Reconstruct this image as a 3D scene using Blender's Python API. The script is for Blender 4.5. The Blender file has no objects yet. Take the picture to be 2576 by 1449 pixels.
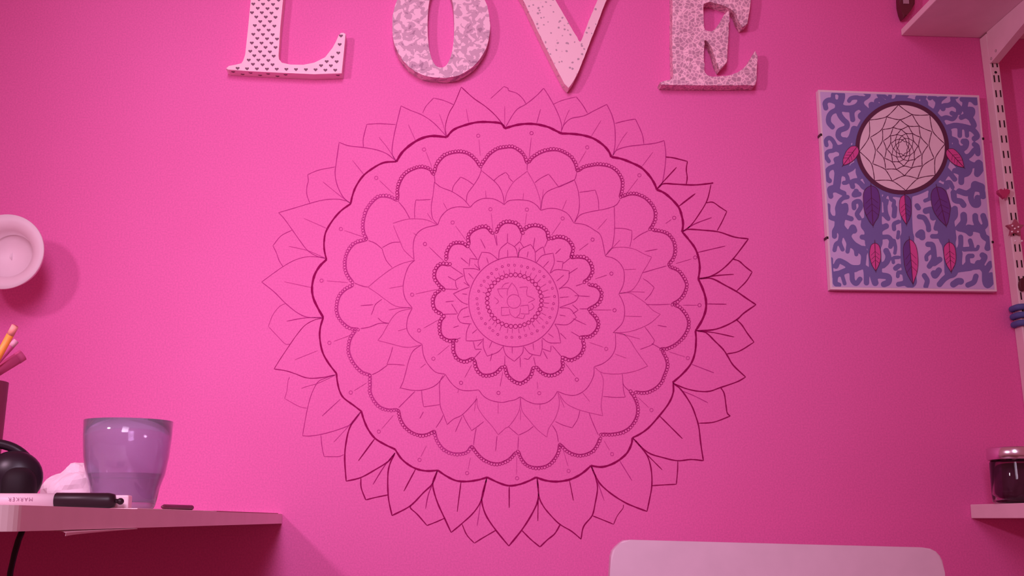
import bpy, bmesh, math, random
from mathutils import Vector, Matrix
random.seed(7)
S = bpy.context.scene
COL = S.collection

# ------------------------------------------------------------------ camera
FPX = 2890.0; PITCH = math.radians(11.37); YAW = math.radians(3.92)
D = 1.65; EYE = 0.74
cd = bpy.data.cameras.new('camera'); cam = bpy.data.objects.new('camera', cd); COL.objects.link(cam)
cd.sensor_width = 36.0; cd.lens = 36.0 * FPX / 2576.0; cd.clip_start = 0.02; cd.clip_end = 50
cam.location = (0, -D, EYE)
cam.rotation_euler = (math.pi / 2 + PITCH, 0, -YAW)
S.camera = cam
# ------------------------------------------------------------------ world, lights, exposure
w = bpy.data.worlds.new('world'); S.world = w; w.use_nodes = True
w.node_tree.nodes['Background'].inputs[0].default_value = (1.0, 0.23, 0.36, 1)
w.node_tree.nodes['Background'].inputs[1].default_value = 0.39
def lamp(name, kind, loc, target, energy, color, **kw):
    l = bpy.data.lights.new(name, kind); o = bpy.data.objects.new(name, l); COL.objects.link(o)
    o.location = loc; l.energy = energy; l.color = color
    d = Vector(target) - Vector(loc); o.rotation_euler = d.to_track_quat('-Z', 'Y').to_euler()
    for k, v in kw.items(): setattr(l, k, v)
    return o
lamp('desk_lamp_light', 'SPOT', (-0.85, -1.26, EYE + 0.62), (0.50, 0, EYE + 0.24), 29, (1.0, 0.64, 0.87),
     spot_size=math.radians(92), spot_blend=1.0, shadow_soft_size=0.05)
lamp('fill_light', 'AREA', (-0.12, -2.0, EYE + 0.95), (-0.08, 0, EYE + 0.30), 3.4, (1.0, 0.76, 1.05), shape='RECTANGLE', size=0.45, size_y=1.0, spread=math.radians(60))  # added soft fill that shifts the bright pool to the wall's middle
vs = S.view_settings
vs.view_transform = 'Standard'; vs.look = 'None'; vs.gamma = 1.0; vs.use_curve_mapping = False; vs.exposure = 0.0

# ------------------------------------------------------------------ projection helpers
RM = cam.rotation_euler.to_matrix()
CP = Vector(cam.location)
def P(px, py, Y=0.0):
    d = RM @ Vector(((px - 1288.0) / FPX, -(py - 724.5) / FPX, -1.0))
    t = (Y - CP.y) / d.y
    return CP + d * t
def W2(px, py, Y=0.0):
    p = P(px, py, Y); return (p.x, p.z)
MPP = D / FPX * 1.03          # metres per pixel at the wall, about

# ------------------------------------------------------------------ materials
MATS = {}
def mat(name, col, rough=0.6, metal=0.0, spec=0.3, **kw):
    if name in MATS: return MATS[name]
    m = bpy.data.materials.new(name); m.use_nodes = True
    nt = m.node_tree; b = nt.nodes['Principled BSDF']
    b.inputs['Roughness'].default_value = rough; b.inputs['Metallic'].default_value = metal
    b.inputs['Specular IOR Level'].default_value = spec
    for k, v in kw.items(): b.inputs[k].default_value = v
    # slight procedural variation of the colour
    tc = nt.nodes.new('ShaderNodeTexCoord'); nz = nt.nodes.new('ShaderNodeTexNoise'); nz.inputs['Scale'].default_value = 35
    nt.links.new(tc.outputs['Object'], nz.inputs['Vector'])
    mx = nt.nodes.new('ShaderNodeMix'); mx.data_type = 'RGBA'
    mx.inputs['A'].default_value = (*[c * 0.93 for c in col], 1); mx.inputs['B'].default_value = (*[min(1, c * 1.06) for c in col], 1)
    nt.links.new(nz.outputs['Fac'], mx.inputs['Factor']); nt.links.new(mx.outputs['Result'], b.inputs['Base Color'])
    MATS[name] = m; return m
def tree(name, rough=0.7):
    m = bpy.data.materials.new(name); m.use_nodes = True; nt = m.node_tree; b = nt.nodes['Principled BSDF']
    b.inputs['Roughness'].default_value = rough; b.inputs['Specular IOR Level'].default_value = 0.25
    tc = nt.nodes.new('ShaderNodeTexCoord'); MATS[name] = m
    return m, nt, b, tc
def ramp(nt, src, stops, interp='LINEAR'):
    r = nt.nodes.new('ShaderNodeValToRGB'); r.color_ramp.interpolation = interp
    e = r.color_ramp.elements
    while len(e) < len(stops): e.new(0.5)
    for i, (p, c) in enumerate(stops): e[i].position = p; e[i].color = (*c, 1)
    nt.links.new(src, r.inputs[0]); return r

def wall_material():
    m, nt, b, tc = tree('pink_wall_paint', 0.62)
    n1 = nt.nodes.new('ShaderNodeTexNoise'); n1.inputs['Scale'].default_value = 2.2; n1.inputs['Detail'].default_value = 3
    nt.links.new(tc.outputs['Object'], n1.inputs['Vector'])
    r = ramp(nt, n1.outputs['Fac'], [(0.3, (0.80, 0.135, 0.420)), (0.7, (0.85, 0.160, 0.475))])
    n3 = nt.nodes.new('ShaderNodeTexNoise'); n3.inputs['Scale'].default_value = 420; n3.inputs['Detail'].default_value = 1
    nt.links.new(tc.outputs['Object'], n3.inputs['Vector'])
    r3 = ramp(nt, n3.outputs['Fac'], [(0.3, (0.88, 0.88, 0.88)), (0.7, (1, 1, 1))])
    mx = nt.nodes.new('ShaderNodeMix'); mx.data_type = 'RGBA'; mx.blend_type = 'MULTIPLY'; mx.inputs['Factor'].default_value = 1
    nt.links.new(r.outputs[0], mx.inputs['A']); nt.links.new(r3.outputs[0], mx.inputs['B'])
    nt.links.new(mx.outputs['Result'], b.inputs['Base Color'])
    n2 = nt.nodes.new('ShaderNodeTexNoise'); n2.inputs['Scale'].default_value = 160; n2.inputs['Detail'].default_value = 4
    nt.links.new(tc.outputs['Object'], n2.inputs['Vector'])
    bp = nt.nodes.new('ShaderNodeBump'); bp.inputs['Strength'].default_value = 0.12; bp.inputs['Distance'].default_value = 0.002
    nt.links.new(n2.outputs['Fac'], bp.inputs['Height']); nt.links.new(bp.outputs['Normal'], b.inputs['Normal'])
    return m
M_WALL = wall_material()
M_INK = mat('marker_ink', (0.29, 0.004, 0.095), 0.8, spec=0.03)
M_PEN = mat('pen_line', (0.38, 0.014, 0.165), 0.8, spec=0.03)
M_PENCIL = mat('pencil_line', (0.47, 0.034, 0.24), 0.8, spec=0.03)
M_FAINT = mat('faint_pencil_line', (0.55, 0.058, 0.29), 0.8, spec=0.03)

# ------------------------------------------------------------------ object helpers
def tag(o, label=None, cat=None, group=None, kind=None):
    if label: o['label'] = label
    if cat: o['category'] = cat
    if group: o['group'] = group
    if kind: o['kind'] = kind
    return o
def empty(name, loc=(0, 0, 0)):
    o = bpy.data.objects.new(name, None); o.location = loc; o.empty_display_size = 0.02; COL.objects.link(o); return o
def link(name, me, m=None, parent=None, smooth=False):
    o = bpy.data.objects.new(name, me); COL.objects.link(o)
    if m is not None and not me.materials: me.materials.append(m)
    if parent is not None:
        o.parent = parent
        o.matrix_parent_inverse = Matrix.Translation(-world_loc(parent))
    if smooth:
        for p in me.polygons: p.use_smooth = True
    return o
def world_loc(o):
    v = Vector(o.location); q = o
    if o.parent is not None: v = Vector((0, 0, 0)) if o.type == 'MESH' else v + world_loc(o.parent)
    return v
def pydata(name, v, f, m=None, parent=None, smooth=False):
    me = bpy.data.meshes.new(name); me.from_pydata([tuple(p) for p in v], [], f); me.update()
    return link(name, me, m, parent, smooth)
def from_bm(name, bm, m=None, parent=None, smooth=False):
    bmesh.ops.recalc_face_normals(bm, faces=bm.faces)
    me = bpy.data.meshes.new(name); bm.to_mesh(me); bm.free()
    return link(name, me, m, parent, smooth)
def add_box(bm, a, b, mtx=None):
    vs_ = [bm.verts.new((x, y, z)) for x in (a[0], b[0]) for y in (a[1], b[1]) for z in (a[2], b[2])]
    for f in ((0, 1, 3, 2), (4, 6, 7, 5), (0, 4, 5, 1), (2, 3, 7, 6), (0, 2, 6, 4), (1, 5, 7, 3)): bm.faces.new([vs_[i] for i in f])
    if mtx is not None: bmesh.ops.transform(bm, matrix=mtx, verts=vs_)
    return vs_
def box(name, a, b, m, parent=None, bevel=0.0, mtx=None):
    bm = bmesh.new(); add_box(bm, a, b, mtx)
    if bevel: bmesh.ops.bevel(bm, geom=bm.edges[:], offset=bevel, segments=2, affect='EDGES', profile=0.5)
    return from_bm(name, bm, m, parent)
def prism(name, pts2, y0, y1, m, parent=None, bevel=0.0, smooth=False):
    """closed outline in (x,z), extruded from y0 (front) to y1 (back)"""
    bm = bmesh.new()
    a = [bm.verts.new((x, y0, z)) for x, z in pts2]; b = [bm.verts.new((x, y1, z)) for x, z in pts2]
    n = len(a); f0 = bm.faces.new(a); bm.faces.new(b[::-1])
    for i in range(n): bm.faces.new((a[i], a[(i + 1) % n], b[(i + 1) % n], b[i]))
    if bevel: bmesh.ops.bevel(bm, geom=list(f0.edges), offset=bevel, segments=2, affect='EDGES', profile=0.5)
    return from_bm(name, bm, m, parent, smooth)
def tube(bm, pts, rads, seg=12, caps=True):
    pts = [Vector(p) for p in pts]
    if not hasattr(rads, '__len__'): rads = [rads] * len(pts)
    rings = []; up = Vector((0.13, 0.31, 0.94)).normalized()
    for i, p in enumerate(pts):
        t = (pts[min(i + 1, len(pts) - 1)] - pts[max(i - 1, 0)]).normalized()
        u = t.cross(up)
        if u.length < 1e-3: u = t.cross(Vector((1, 0, 0)))
        u.normalize(); v = t.cross(u).normalized()
        rings.append([bm.verts.new(p + (u * math.cos(2 * math.pi * k / seg) + v * math.sin(2 * math.pi * k / seg)) * rads[i]) for k in range(seg)])
    for a, b in zip(rings, rings[1:]):
        for k in range(seg): bm.faces.new((a[k], a[(k + 1) % seg], b[(k + 1) % seg], b[k]))
    if caps: bm.faces.new(rings[0][::-1]); bm.faces.new(rings[-1])
def tube_obj(name, pts, rads, m, parent=None, seg=12):
    bm = bmesh.new(); tube(bm, pts, rads, seg); return from_bm(name, bm, m, parent, True)
def lathe(name, prof, m, loc, parent=None, axis='Z', seg=48, closed=False):
    """prof: (r,h) list"""
    bm = bmesh.new(); rings = []
    for r, h in prof:
        if r < 1e-6: rings.append([bm.verts.new((0, 0, h))])
        else: rings.append([bm.verts.new((r * math.cos(2 * math.pi * k / seg), r * math.sin(2 * math.pi * k / seg), h)) for k in range(seg)])
    prs = list(zip(rings, rings[1:]))
    if closed: prs.append((rings[-1], rings[0]))
    for a, b in prs:
        for k in range(seg):
            k2 = (k + 1) % seg
            if len(a) == 1 and len(b) == 1: continue
            if len(a) == 1: bm.faces.new((a[0], b[k2], b[k]))
            elif len(b) == 1: bm.faces.new((a[k], a[k2], b[0]))
            else: bm.faces.new((a[k], a[k2], b[k2], b[k]))
    M = Matrix.Translation(Vector(loc))
    if axis == '-Y': M = M @ Matrix.Rotation(math.pi / 2, 4, 'X')
    if axis == 'X': M = M @ Matrix.Rotation(math.pi / 2, 4, 'Y')
    bmesh.ops.transform(bm, matrix=M, verts=bm.verts)
    return from_bm(name, bm, m, parent, True)

# ------------------------------------------------------------------ 2-D stroke tools (pixel frame -> a plane Y)
REG = {'1': (640, 200, 3.45), '2': (1280, 200, 3.45), '3': (640, 560, 3.45), '4': (1280, 560, 3.45),
       '5': (640, 960, 3.294), '6': (1280, 960, 3.294), '7': (1060, 540, 3.294), '8': (1160, 630, 5.796),
       'A': (2050, 215, 5.468), 'B': (2270, 215, 5.468), 'C': (2070, 470, 5.468), 'E': (2285, 470, 5.468),
       'L': (540, 0, 3.578), 'M': (1260, 0, 3.578), '0': (0, 0, 1.0)}
def T(s, reg=None):
    """'2 10,20 30,40 r5 1,2' -> pixel points"""
    out = []
    for tok in s.split():
        if ',' not in tok: reg = tok.lstrip('r')
        else:
            x, y = tok.split(','); ox, oy, k = REG[reg]
            out.append((ox + float(x) / k, oy + float(y) / k))
    return out
def crom(pts, n=6):
    if len(pts) < 3:
        (x0, y0), (x1, y1) = pts; return [(x0 + (x1 - x0) * i / n, y0 + (y1 - y0) * i / n) for i in range(n + 1)]
    q = [(2 * pts[0][0] - pts[1][0], 2 * pts[0][1] - pts[1][1])] + list(pts) + [(2 * pts[-1][0] - pts[-2][0], 2 * pts[-1][1] - pts[-2][1])]
    out = []
    for i in range(1, len(q) - 2):
        p0, p1, p2, p3 = q[i - 1:i + 3]
        for j in range(n):
            t = j / n
            out.append(tuple(0.5 * (2 * p1[c] + (p2[c] - p0[c]) * t + (2 * p0[c] - 5 * p1[c] + 4 * p2[c] - p3[c]) * t * t
                                    + (3 * p1[c] - p0[c] - 3 * p2[c] + p3[c]) * t ** 3) for c in (0, 1)))
    out.append(tuple(pts[-1])); return out
class Ink:
    """collects flat strokes lying on the plane Y"""
    def __init__(s, Y): s.Y = Y; s.v = []; s.f = []
    def pt(s, p): q = P(p[0], p[1], s.Y); s.v.append((q.x, q.y, q.z)); return len(s.v) - 1
    def line(s, pts, wd, taper=True, wob=0.12, smooth=True, caps=False):
        c = crom(pts) if smooth else list(pts)
        n = len(c); prev = None; ph = random.random() * 9
        for i, p in enumerate(c):
            a = c[max(i - 1, 0)]; b = c[min(i + 1, n - 1)]
            dx, dy = b[0] - a[0], b[1] - a[1]; L = math.hypot(dx, dy) or 1
            h = wd * 0.5 * (1 + wob * math.sin(ph + i * 0.9) + wob * 0.6 * math.sin(ph * 2 + i * 2.3))
            if taper and (i == 0 or i == n - 1): h *= 0.55
            nx, ny = -dy / L * h, dx / L * h
            l = s.pt((p[0] + nx, p[1] + ny)); r = s.pt((p[0] - nx, p[1] - ny))
            if prev: s.f.append((prev[0], prev[1], r, l))
            prev = (l, r)
        if caps:
            s.disc(c[0], wd / 2, 12); s.disc(c[-1], wd / 2, 12)
    def ring(s, c, r, wd, n=12, sq=1.0):
        ph = random.random(); o = []; i_ = []
        for k in range(n):
            a = 2 * math.pi * (k + ph) / n; ca, sa = math.cos(a), math.sin(a)
            o.append(s.pt((c[0] + ca * (r + wd / 2), c[1] + sa * (r + wd / 2) * sq)))
            i_.append(s.pt((c[0] + ca * (r - wd / 2), c[1] + sa * (r - wd / 2) * sq)))
        for k in range(n): s.f.append((o[k], o[(k + 1) % n], i_[(k + 1) % n], i_[k]))
    def disc(s, c, r, n=16, sq=1.0):
        s.f.append(tuple(s.pt((c[0] + r * math.cos(2 * math.pi * k / n), c[1] + r * sq * math.sin(2 * math.pi * k / n))) for k in range(n)))
    def poly(s, pts): s.f.append(tuple(s.pt(p) for p in pts))
    def build(s, name, m, parent): return pydata(name, s.v, s.f, m, parent)
def along(pts, step):
    c = crom(pts, 10); out = [c[0]]; acc = 0
    L = sum(math.dist(a, b) for a, b in zip(c, c[1:])); n = max(1, round(L / step)); st = L / n
    for a, b in zip(c, c[1:]):
        d = math.dist(a, b)
        while acc + d >= st - 1e-6 and d > 0:
            t = (st - acc) / d; a = (a[0] + (b[0] - a[0]) * t, a[1] + (b[1] - a[1]) * t); out.append(a); d = math.dist(a, b); acc = 0
        acc += d
    return out
def offset(pts, dist, centre):
    c = crom(pts, 4); mid = c[len(c) // 2]; out = []; n = len(c)
    for i, p in enumerate(c):
        a = c[max(i - 1, 0)]; b = c[min(i + 1, n - 1)]; dx, dy = b[0] - a[0], b[1] - a[1]; L = math.hypot(dx, dy) or 1
        out.append((-dy / L, dx / L))
    m = out[n // 2]; sg = 1 if m[0] * (centre[0] - mid[0]) + m[1] * (centre[1] - mid[1]) > 0 else -1
    return [(p[0] + sg * q[0] * dist, p[1] + sg * q[1] * dist) for p, q in zip(c, out)]

# ================================================================== STRUCTURE
xl, xr = -2.2, 2.2
o = box('wall_back', (xl, 0, 0), (xr, 0.12, 2.5), M_WALL); tag(o, 'bright pink painted wall behind everything', 'wall', kind='structure')
M_FLOOR = mat('floor_boards', (0.32, 0.2, 0.15), 0.5)
o = box('floor', (xl, -3.2, -0.05), (xr, 0.12, 0), M_FLOOR); tag(o, 'wooden floor below the pink wall', 'floor', kind='structure')

# ================================================================== MANDALA
CEN = (1293.0, 757.0)
YI = -0.0004
mand = empty('mandala_drawing', P(CEN[0], CEN[1], 0)); mand.location.y = YI
tag(mand, 'large round flower mandala drawn in ink and pencil on the pink wall', 'wall drawing')

SC = """2 -33,425 0,413 80,392 165,384 250,390 340,412 410,445 455,468
2 455,468 560,472 650,485 735,512 815,565 865,620 890,672
2 890,672 975,688 1060,720 1150,765 1220,835 1262,900 1285,955
2 1285,955 1350,985 1420,1045 1475,1110 1500,1180 1512,1250 1505,1322
4 1505,80 1560,145 1615,220 1645,300 1657,390 1645,490
4 1645,490 1685,580 1710,670 1708,760 1675,850 1620,940
4 1620,940 1625,1020 1615,1130 1580,1225 1510,1310 1422,1388
6 1362,8 1362,90 1325,180 1245,285 1160,380 1090,432 1025,465
6 1025,465 1015,520 980,590 920,645 850,685 770,707 680,697
6 680,697 620,750 560,788 490,815 400,828 310,820 225,793
6 225,793 160,825 80,853 0,862 r5 2030,840 1928,793
5 1928,793 1850,815 1760,827 1670,820 1590,782 1520,735
5 1520,735 1430,740 1350,725 1280,690 1215,635 1165,560
5 1165,560 1080,520 1000,470 945,400 910,325 885,245
5 885,245 820,195 740,135 705,75 r3 718,1370 712,1310
3 712,1310 640,1215 590,1120 567,1000 572,910 597,822
3 597,822 550,740 510,650 500,560 520,460 565,380 625,320
3 625,320 607,240 605,160 622,75 r1 680,1220 750,1140 835,1078
1 835,1078 850,1010 880,930 940,840 1020,775 1120,722 1232,712
1 1232,712 1280,635 1350,570 1440,515 1540,490 1668,500
1 1668,500 1730,435 1830,395 1940,370 2060,370 2140,382 2175,425""".split('\n')
SW = [5.5, 5.5, 5.5, 5.5, 5, 5.5, 4.6, 4.2, 5, 5, 4.6, 4.6, 4.6, 4.6, 4, 4.4, 5.5, 4.2, 4.4, 5.8, 5.2]
ink = Ink(YI)
for s, wd in zip(SC, SW): ink.line(T(s), wd, taper=False)
ink.build('scallop_outline', M_INK, mand)

PE = """2 -33,420 60,270 150,212 240,140 302,75|302,75 345,140 400,240 440,330 458,400 455,460|275,258 242,378
2 458,440 480,390 540,338 650,315 740,270 850,215|850,215 895,310 920,420 922,560 905,660|800,355 718,488
2 900,660 940,610 1040,580 1170,565 1270,552 1348,530|1348,530 1362,640 1355,760 1330,900 1290,945|1250,630 1150,760
2 1290,945 1340,905 1450,908 1600,915 1720,905 1775,897|1755,910 1720,1050 1650,1170 1580,1265 1515,1315|1475,1100 1618,990
4 1510,75 1560,58 1680,65 1820,80 1960,125 2080,140|2080,140 1950,310 1840,415 1740,470 1650,488|1640,258 1878,203
4 1650,485 1760,485 1880,545 1980,600 2060,655 2145,712|2145,712 2040,785 1980,840 1880,895 1770,930 1625,938|1720,705 1888,708
4 1630,938 1710,955 1790,1030 1860,1100 1900,1160 1950,1240 2055,1340|2055,1340 1979,1382 r6 1750,50 1660,80 1560,78 1460,55 1365,15|r4 1585,1228 1780,1303
6 1365,15 1430,70 1510,190 1550,290 1575,380 1590,510 1612,655|1612,655 1510,645 1400,655 1280,630 1150,585 1030,470|1250,285 1438,472
6 1030,470 1100,550 1150,620 1180,730 1185,860 1165,980 1145,1075|1145,1075 1050,1040 960,1000 850,930 760,850 715,775 682,700|918,655 1020,820
6 682,700 715,780 735,880 715,1010 690,1110 620,1200 598,1305|598,1305 520,1240 420,1180 340,1100 285,1030 250,950 235,800|503,820 535,985
6 235,800 245,960 200,1080 110,1225 0,1362|r5 2108,1362 2000,1230 1920,1110 1885,1000 1890,930 1925,800|r6 3,870 3,1045
5 1925,800 1885,970 1820,1080 1720,1175 1630,1250|1630,1250 1570,1120 1520,1010 1485,900 1480,830 1515,740|1712,830 1680,1078
5 1515,740 1475,845 1400,920 1290,1030 1140,1110|1140,1110 1110,960 1105,790 1120,690 1165,590|1335,725 1238,908
5 1165,590 1110,660 1000,730 880,795 760,825|760,825 748,640 760,500 795,370 880,250|995,475 862,655
5 880,255 810,345 700,395 560,435 460,450 398,448|398,448 420,320 440,220 470,110 520,10 r3 600,1355 705,1320|r5 712,145 560,285
3 705,1320 580,1345 460,1348 350,1310 270,1285 170,1270|170,1270 220,1190 300,1070 370,970 440,890 520,845 590,828|550,1110 350,1190
3 590,825 460,820 370,780 270,700 170,600 62,515|62,515 150,450 250,380 350,325 450,297 540,297 620,312|490,562 260,513
3 615,308 540,290 460,240 390,150 330,65 r1 260,1210 210,1155|r1 210,1155 330,1120 480,1075 600,1045 720,1038 800,1055 835,1075|r1 635,1295 430,1205
1 835,1075 770,1020 720,920 700,820 710,720 735,545|735,545 820,575 950,590 1060,610 1150,645 1232,710|950,825 850,700
1 1232,710 1195,640 1205,520 1235,380 1272,228|1272,228 1350,265 1460,310 1560,380 1668,495|1398,530 1335,390
1 1665,490 1658,400 1690,290 1735,210 1795,65|1795,65 1900,160 2000,230 2090,310 2175,415|1860,375 1838,255""".split('\n')
# (left edge, right edge, vein) line widths in pixels; 0 index = first scallop clockwise from the top
PW = [(1.8, 1.8, 1.6), (1.8, 2, 1.5), (2, 2, 1.4), (3.6, 2.6, 3.4), (3.2, 3, 2.2), (3.6, 3.4, 2.2), (3.4, 3, 2), (3.4, 3.2, 3), (3.2, 3.6, 2),
      (3.2, 3, 2.4), (3.8, 3.6, 3), (3, 3.6, 2.6), (3.4, 3.4, 2.8), (3.2, 3.6, 3), (1.8, 1.6, 1.7), (2.2, 1.6, 1.3), (2, 1.4, 1.4),
      (1.7, 1.6, 1.4), (2, 1.9, 1.5), (1.9, 1.7, 1.5), (1.7, 2.1, 1.5)]
def lm(wd): return M_INK if wd >= 2.4 else (M_PEN if wd >= 2.1 else (M_PENCIL if wd >= 1.55 else M_FAINT))
def petal(s, ws, name):
    a, b, c = s.split('|') if s.count('|') == 2 else (s.split('|') + [''])[:3]
    reg = a.split()[0]
    ink = Ink(YI); mx = max(ws[0], ws[1])
    ink.line(T(a), ws[0]); ink.line(T(b, reg), ws[1])
    o = ink.build(name, lm(mx), mand)
    if c.strip():
        v = Ink(YI); v.line(T(c, reg), ws[2]); v.build('vein', lm(ws[2]), o)
    return o
for s, ws in zip(PE, PW): petal(s, ws, 'large_petal')

QE = """1 2050,165 2110,110 2165,60|2165,60 2200,75 r2 0,95 70,120 120,165 150,212|r1 2172,400 2172,230
2 385,215 450,185 520,165 585,150|585,150 640,220 683,292|465,430 490,340 525,262
2 922,380 1010,358 1098,342|1098,342 1140,430 1162,490 1172,560|910,650 980,520 1028,455
2 1362,672 1430,680 1550,710|1550,710 1540,780 1548,850 1540,908|1300,930 1455,762
2 1712,1070 1770,1065 1830,1105 1892,1145|1892,1145 1850,1235 1808,1312|1530,1305 1620,1250 1760,1198
4 1945,315 2000,335 2050,380 2112,428|2112,428 2060,510 1975,595|1660,485 1800,460 1952,448
4 1975,842 2020,885 2070,960 2128,1037|2128,1037 2000,1115 1890,1140|1630,938 1780,955 1955,992
6 1755,48 1785,100 1800,200 1810,260 1835,285|1835,285 1700,335 1575,345|1420,70 1530,115 1650,175
6 1400,658 1398,740 1388,850|1388,850 1290,855 1185,862|1140,600 1270,730
6 950,1020 945,1050 900,1110 868,1182|868,1182 790,1150 695,1112|725,800 790,985
6 425,1185 380,1260 320,1310 258,1370|258,1370 180,1305 105,1230|243,960 240,1155
5 2000,1232 1900,1290 1822,1338|1822,1338 1760,1270 1720,1180|1880,960 1860,1100 1845,1195
5 1580,1130 1500,1165 1430,1192|1430,1192 1350,1100 1295,1050 1295,1025|1475,850 1440,940 1418,1052
5 1108,938 1000,960 922,980|922,980 885,880 882,800|1155,600 1070,710 982,852
5 740,605 700,620 640,622 577,620|577,620 560,540 550,440|870,260 760,390 658,500
5 435,220 370,205 250,140|250,140 270,70 277,0 r3 305,1340|r3 700,1325 560,1390 460,1420 r5 390,55
3 312,1055 265,1050 200,985 120,900|120,900 160,800 215,730 270,700|590,822 430,828 280,855
3 248,382 215,330 190,260 160,200|160,200 230,115 325,65|610,305 470,245 380,222 300,205
1 480,1072 455,1000 455,930 467,880 462,825|462,825 560,785 700,758|825,1070 720,990 595,888
1 945,585 945,510 975,388|975,388 1080,383 1225,390|1225,705 1160,600 1080,500
1 1460,290 1490,230 1555,160|1555,160 1640,180 1730,218|1660,490 1640,400 1605,300""".split('\n')
QW = [(1.3, 1.7, 1.5), (1.3, 1.8, 1.4), (1.9, 1.9, 1.4), (3, 2.8, 2.6), (2.6, 2.4, 2.2), (3, 2.6, 2.6), (3, 2.6, 2.4), (3, 2.6, 1.8), (2.6, 2.6, 2.4),
      (1.7, 2.6, 1.8), (3.2, 3, 2.4), (2.6, 2.6, 1.8), (2.6, 3, 2.2), (2.8, 3, 2.2), (1.5, 1.8, 1.5), (1.5, 1.4, 1.4), (1.5, 1.4, 1.8),
      (1.7, 1.5, 1.5), (1.7, 1.5, 1.5), (1.9, 1.7, 1.5), (1.4, 1.6, 1.4)]
for s, ws in zip(QE, QW): petal(s, ws, 'small_petal')

PINS = """1 1942,487|1948,520 1960,660
1 1472,607|1490,630 1540,760
1 1057,853|1085,875 1210,995
1 750,1297|780,1310 960,1370
2 197,465|195,505 175,690
2 680,588|670,620 605,730
2 1133,830|1120,860 1020,990
2 1435,1200|1410,1215 1360,1250
4 1617,302|1585,315 1450,355
4 1655,716|1640,716 1510,716
4 1553,1175|1530,1165 1390,1120
6 1182,235|1160,215 1070,130
6 855,600|835,570 790,490
6 495,740|490,700 450,560
6 68,800|65,770 65,620
5 1762,757|1770,730 1790,630
5 1368,648|1380,620 1425,530
5 1030,413|1055,390 1150,280
5 798,90|825,75 930,10
3 650,1043|690,1030 840,975
3 582,503|630,505 810,520
1 2048,1125|2055,1160 2070,1310
1 1720,1240|1745,1270 1840,1400
3 1480,185|1515,210 1645,335
3 1368,625|1400,618 1590,578
3 1428,935|1470,915 1620,830
3 1553,1180|1590,1150 1690,1065
3 1793,1390|1825,1345 1885,1235
5 2022,93|2035,40 r7 675,1300
6 252,95|240,60 235,0
4 590,1362|575,1335 490,1220
4 845,1095|820,1080 700,1040
4 917,760|890,758 720,757
4 890,442|850,455 750,488
4 727,147|690,180 610,240
2 467,1205|450,1235 370,1350
2 157,1128|155,1160 140,1260""".split('\n')
for i, s in enumerate(PINS):
    a, b = s.split('|'); reg = a.split()[0]
    ink = Ink(YI); ink.ring(T(a)[0], 4.2, 1.6, 12); ink.line(T(b, reg), 1.3)
    ink.build('pin_motif', M_PENCIL if i in (4, 7, 8, 9, 23, 27, 28, 30, 32, 33, 34) else M_FAINT, mand)

BE = """1 1970,735 2000,690 2040,640 2110,595 2190,580 r2 0,578 40,582 90,610 135,655 160,720
2 170,715 200,675 260,635 340,607 420,605 490,630 545,670 580,725 597,790
2 605,785 650,755 720,738 790,732 870,745 930,780 970,830 990,890 985,960 970,1020
2 985,1010 1040,990 1110,990 1180,1020 1235,1070 1270,1130 1275,1200 1250,1270 1225,1300
4 1250,60 1320,70 1390,100 1435,165 1447,240 1430,310 1390,365
4 1395,378 1470,410 1520,470 1548,540 1525,620 1480,675 1420,712
4 1440,712 1490,735 1540,795 1565,860 1555,930 1515,1000 1450,1060 1380,1095 1320,1100
4 1335,1110 1370,1180 1380,1250 1345,1350 r6 1270,5 1230,50 1170,85 1110,97 1050,90
6 1010,80 1045,130 1070,200 1065,290 1020,370 950,420 860,440 760,440
6 760,470 735,530 690,585 610,615 530,605 470,570 430,530
6 425,520 412,590 370,660 310,705 230,718 150,698 100,640 75,580
6 60,590 20,635 r5 2085,665 2030,685 1960,680 1890,645 1835,590 1805,545
5 1800,540 1760,590 1680,605 1610,590 1550,550 1505,480 1490,420
5 1490,415 1440,440 1380,450 1310,430 1245,380 1205,310 1190,240
5 1180,235 1110,240 1040,215 990,165 955,90 955,10 r3 1000,1330
3 1000,1325 930,1300 865,1235 820,1150 812,1080 830,1000 870,940
3 900,930 830,920 770,880 725,820 708,740 730,640 780,580 850,540
3 850,520 805,460 783,390 785,310 810,240 860,180 920,155 970,145
3 970,140 945,90 r1 938,1250 960,1150 1000,1080 1060,1020 1120,1005 1180,1015 1240,1045
1 1240,1030 1240,940 1270,860 1320,800 1400,762 1470,755 1530,780 1555,820
1 1560,800 1580,730 1640,660 1710,630 1790,622 1860,640 1920,690 1965,755""".split('\n')
HB = """7 620,145 640,95 680,62 730,55 790,70 825,110 840,150
7 850,120 890,92 950,85 1005,100 1045,140 1055,200
7 1075,195 1130,180 1190,190 1235,225 1260,280 1245,350
7 1240,350 1310,345 1370,360 1410,410 1420,470 1390,530 1350,560
7 1390,575 1450,590 1490,630 1495,680 1465,740 1390,785
7 1400,800 1445,845 1470,900 1455,960 1400,1010 1320,1020
7 1340,1040 1350,1090 1330,1150 1285,1190 1230,1208 1170,1185
7 1170,1205 1175,1260 1140,1310 1070,1335 1000,1315 950,1265
7 930,1270 905,1340 850,1390 810,1400 760,1380 710,1330 690,1260
7 670,1265 620,1315 560,1335 500,1330 455,1280 435,1205
7 425,1195 360,1220 300,1200 265,1140 262,1060
7 290,1045 220,1045 165,1010 148,950 155,880 185,840
7 165,825 110,790 92,720 110,660 155,620
7 185,620 140,580 105,520 115,450 160,405 235,410
7 205,370 208,310 240,250 290,228 350,235 385,260
7 390,240 385,180 420,130 490,98 545,100 590,150""".split('\n')
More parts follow.
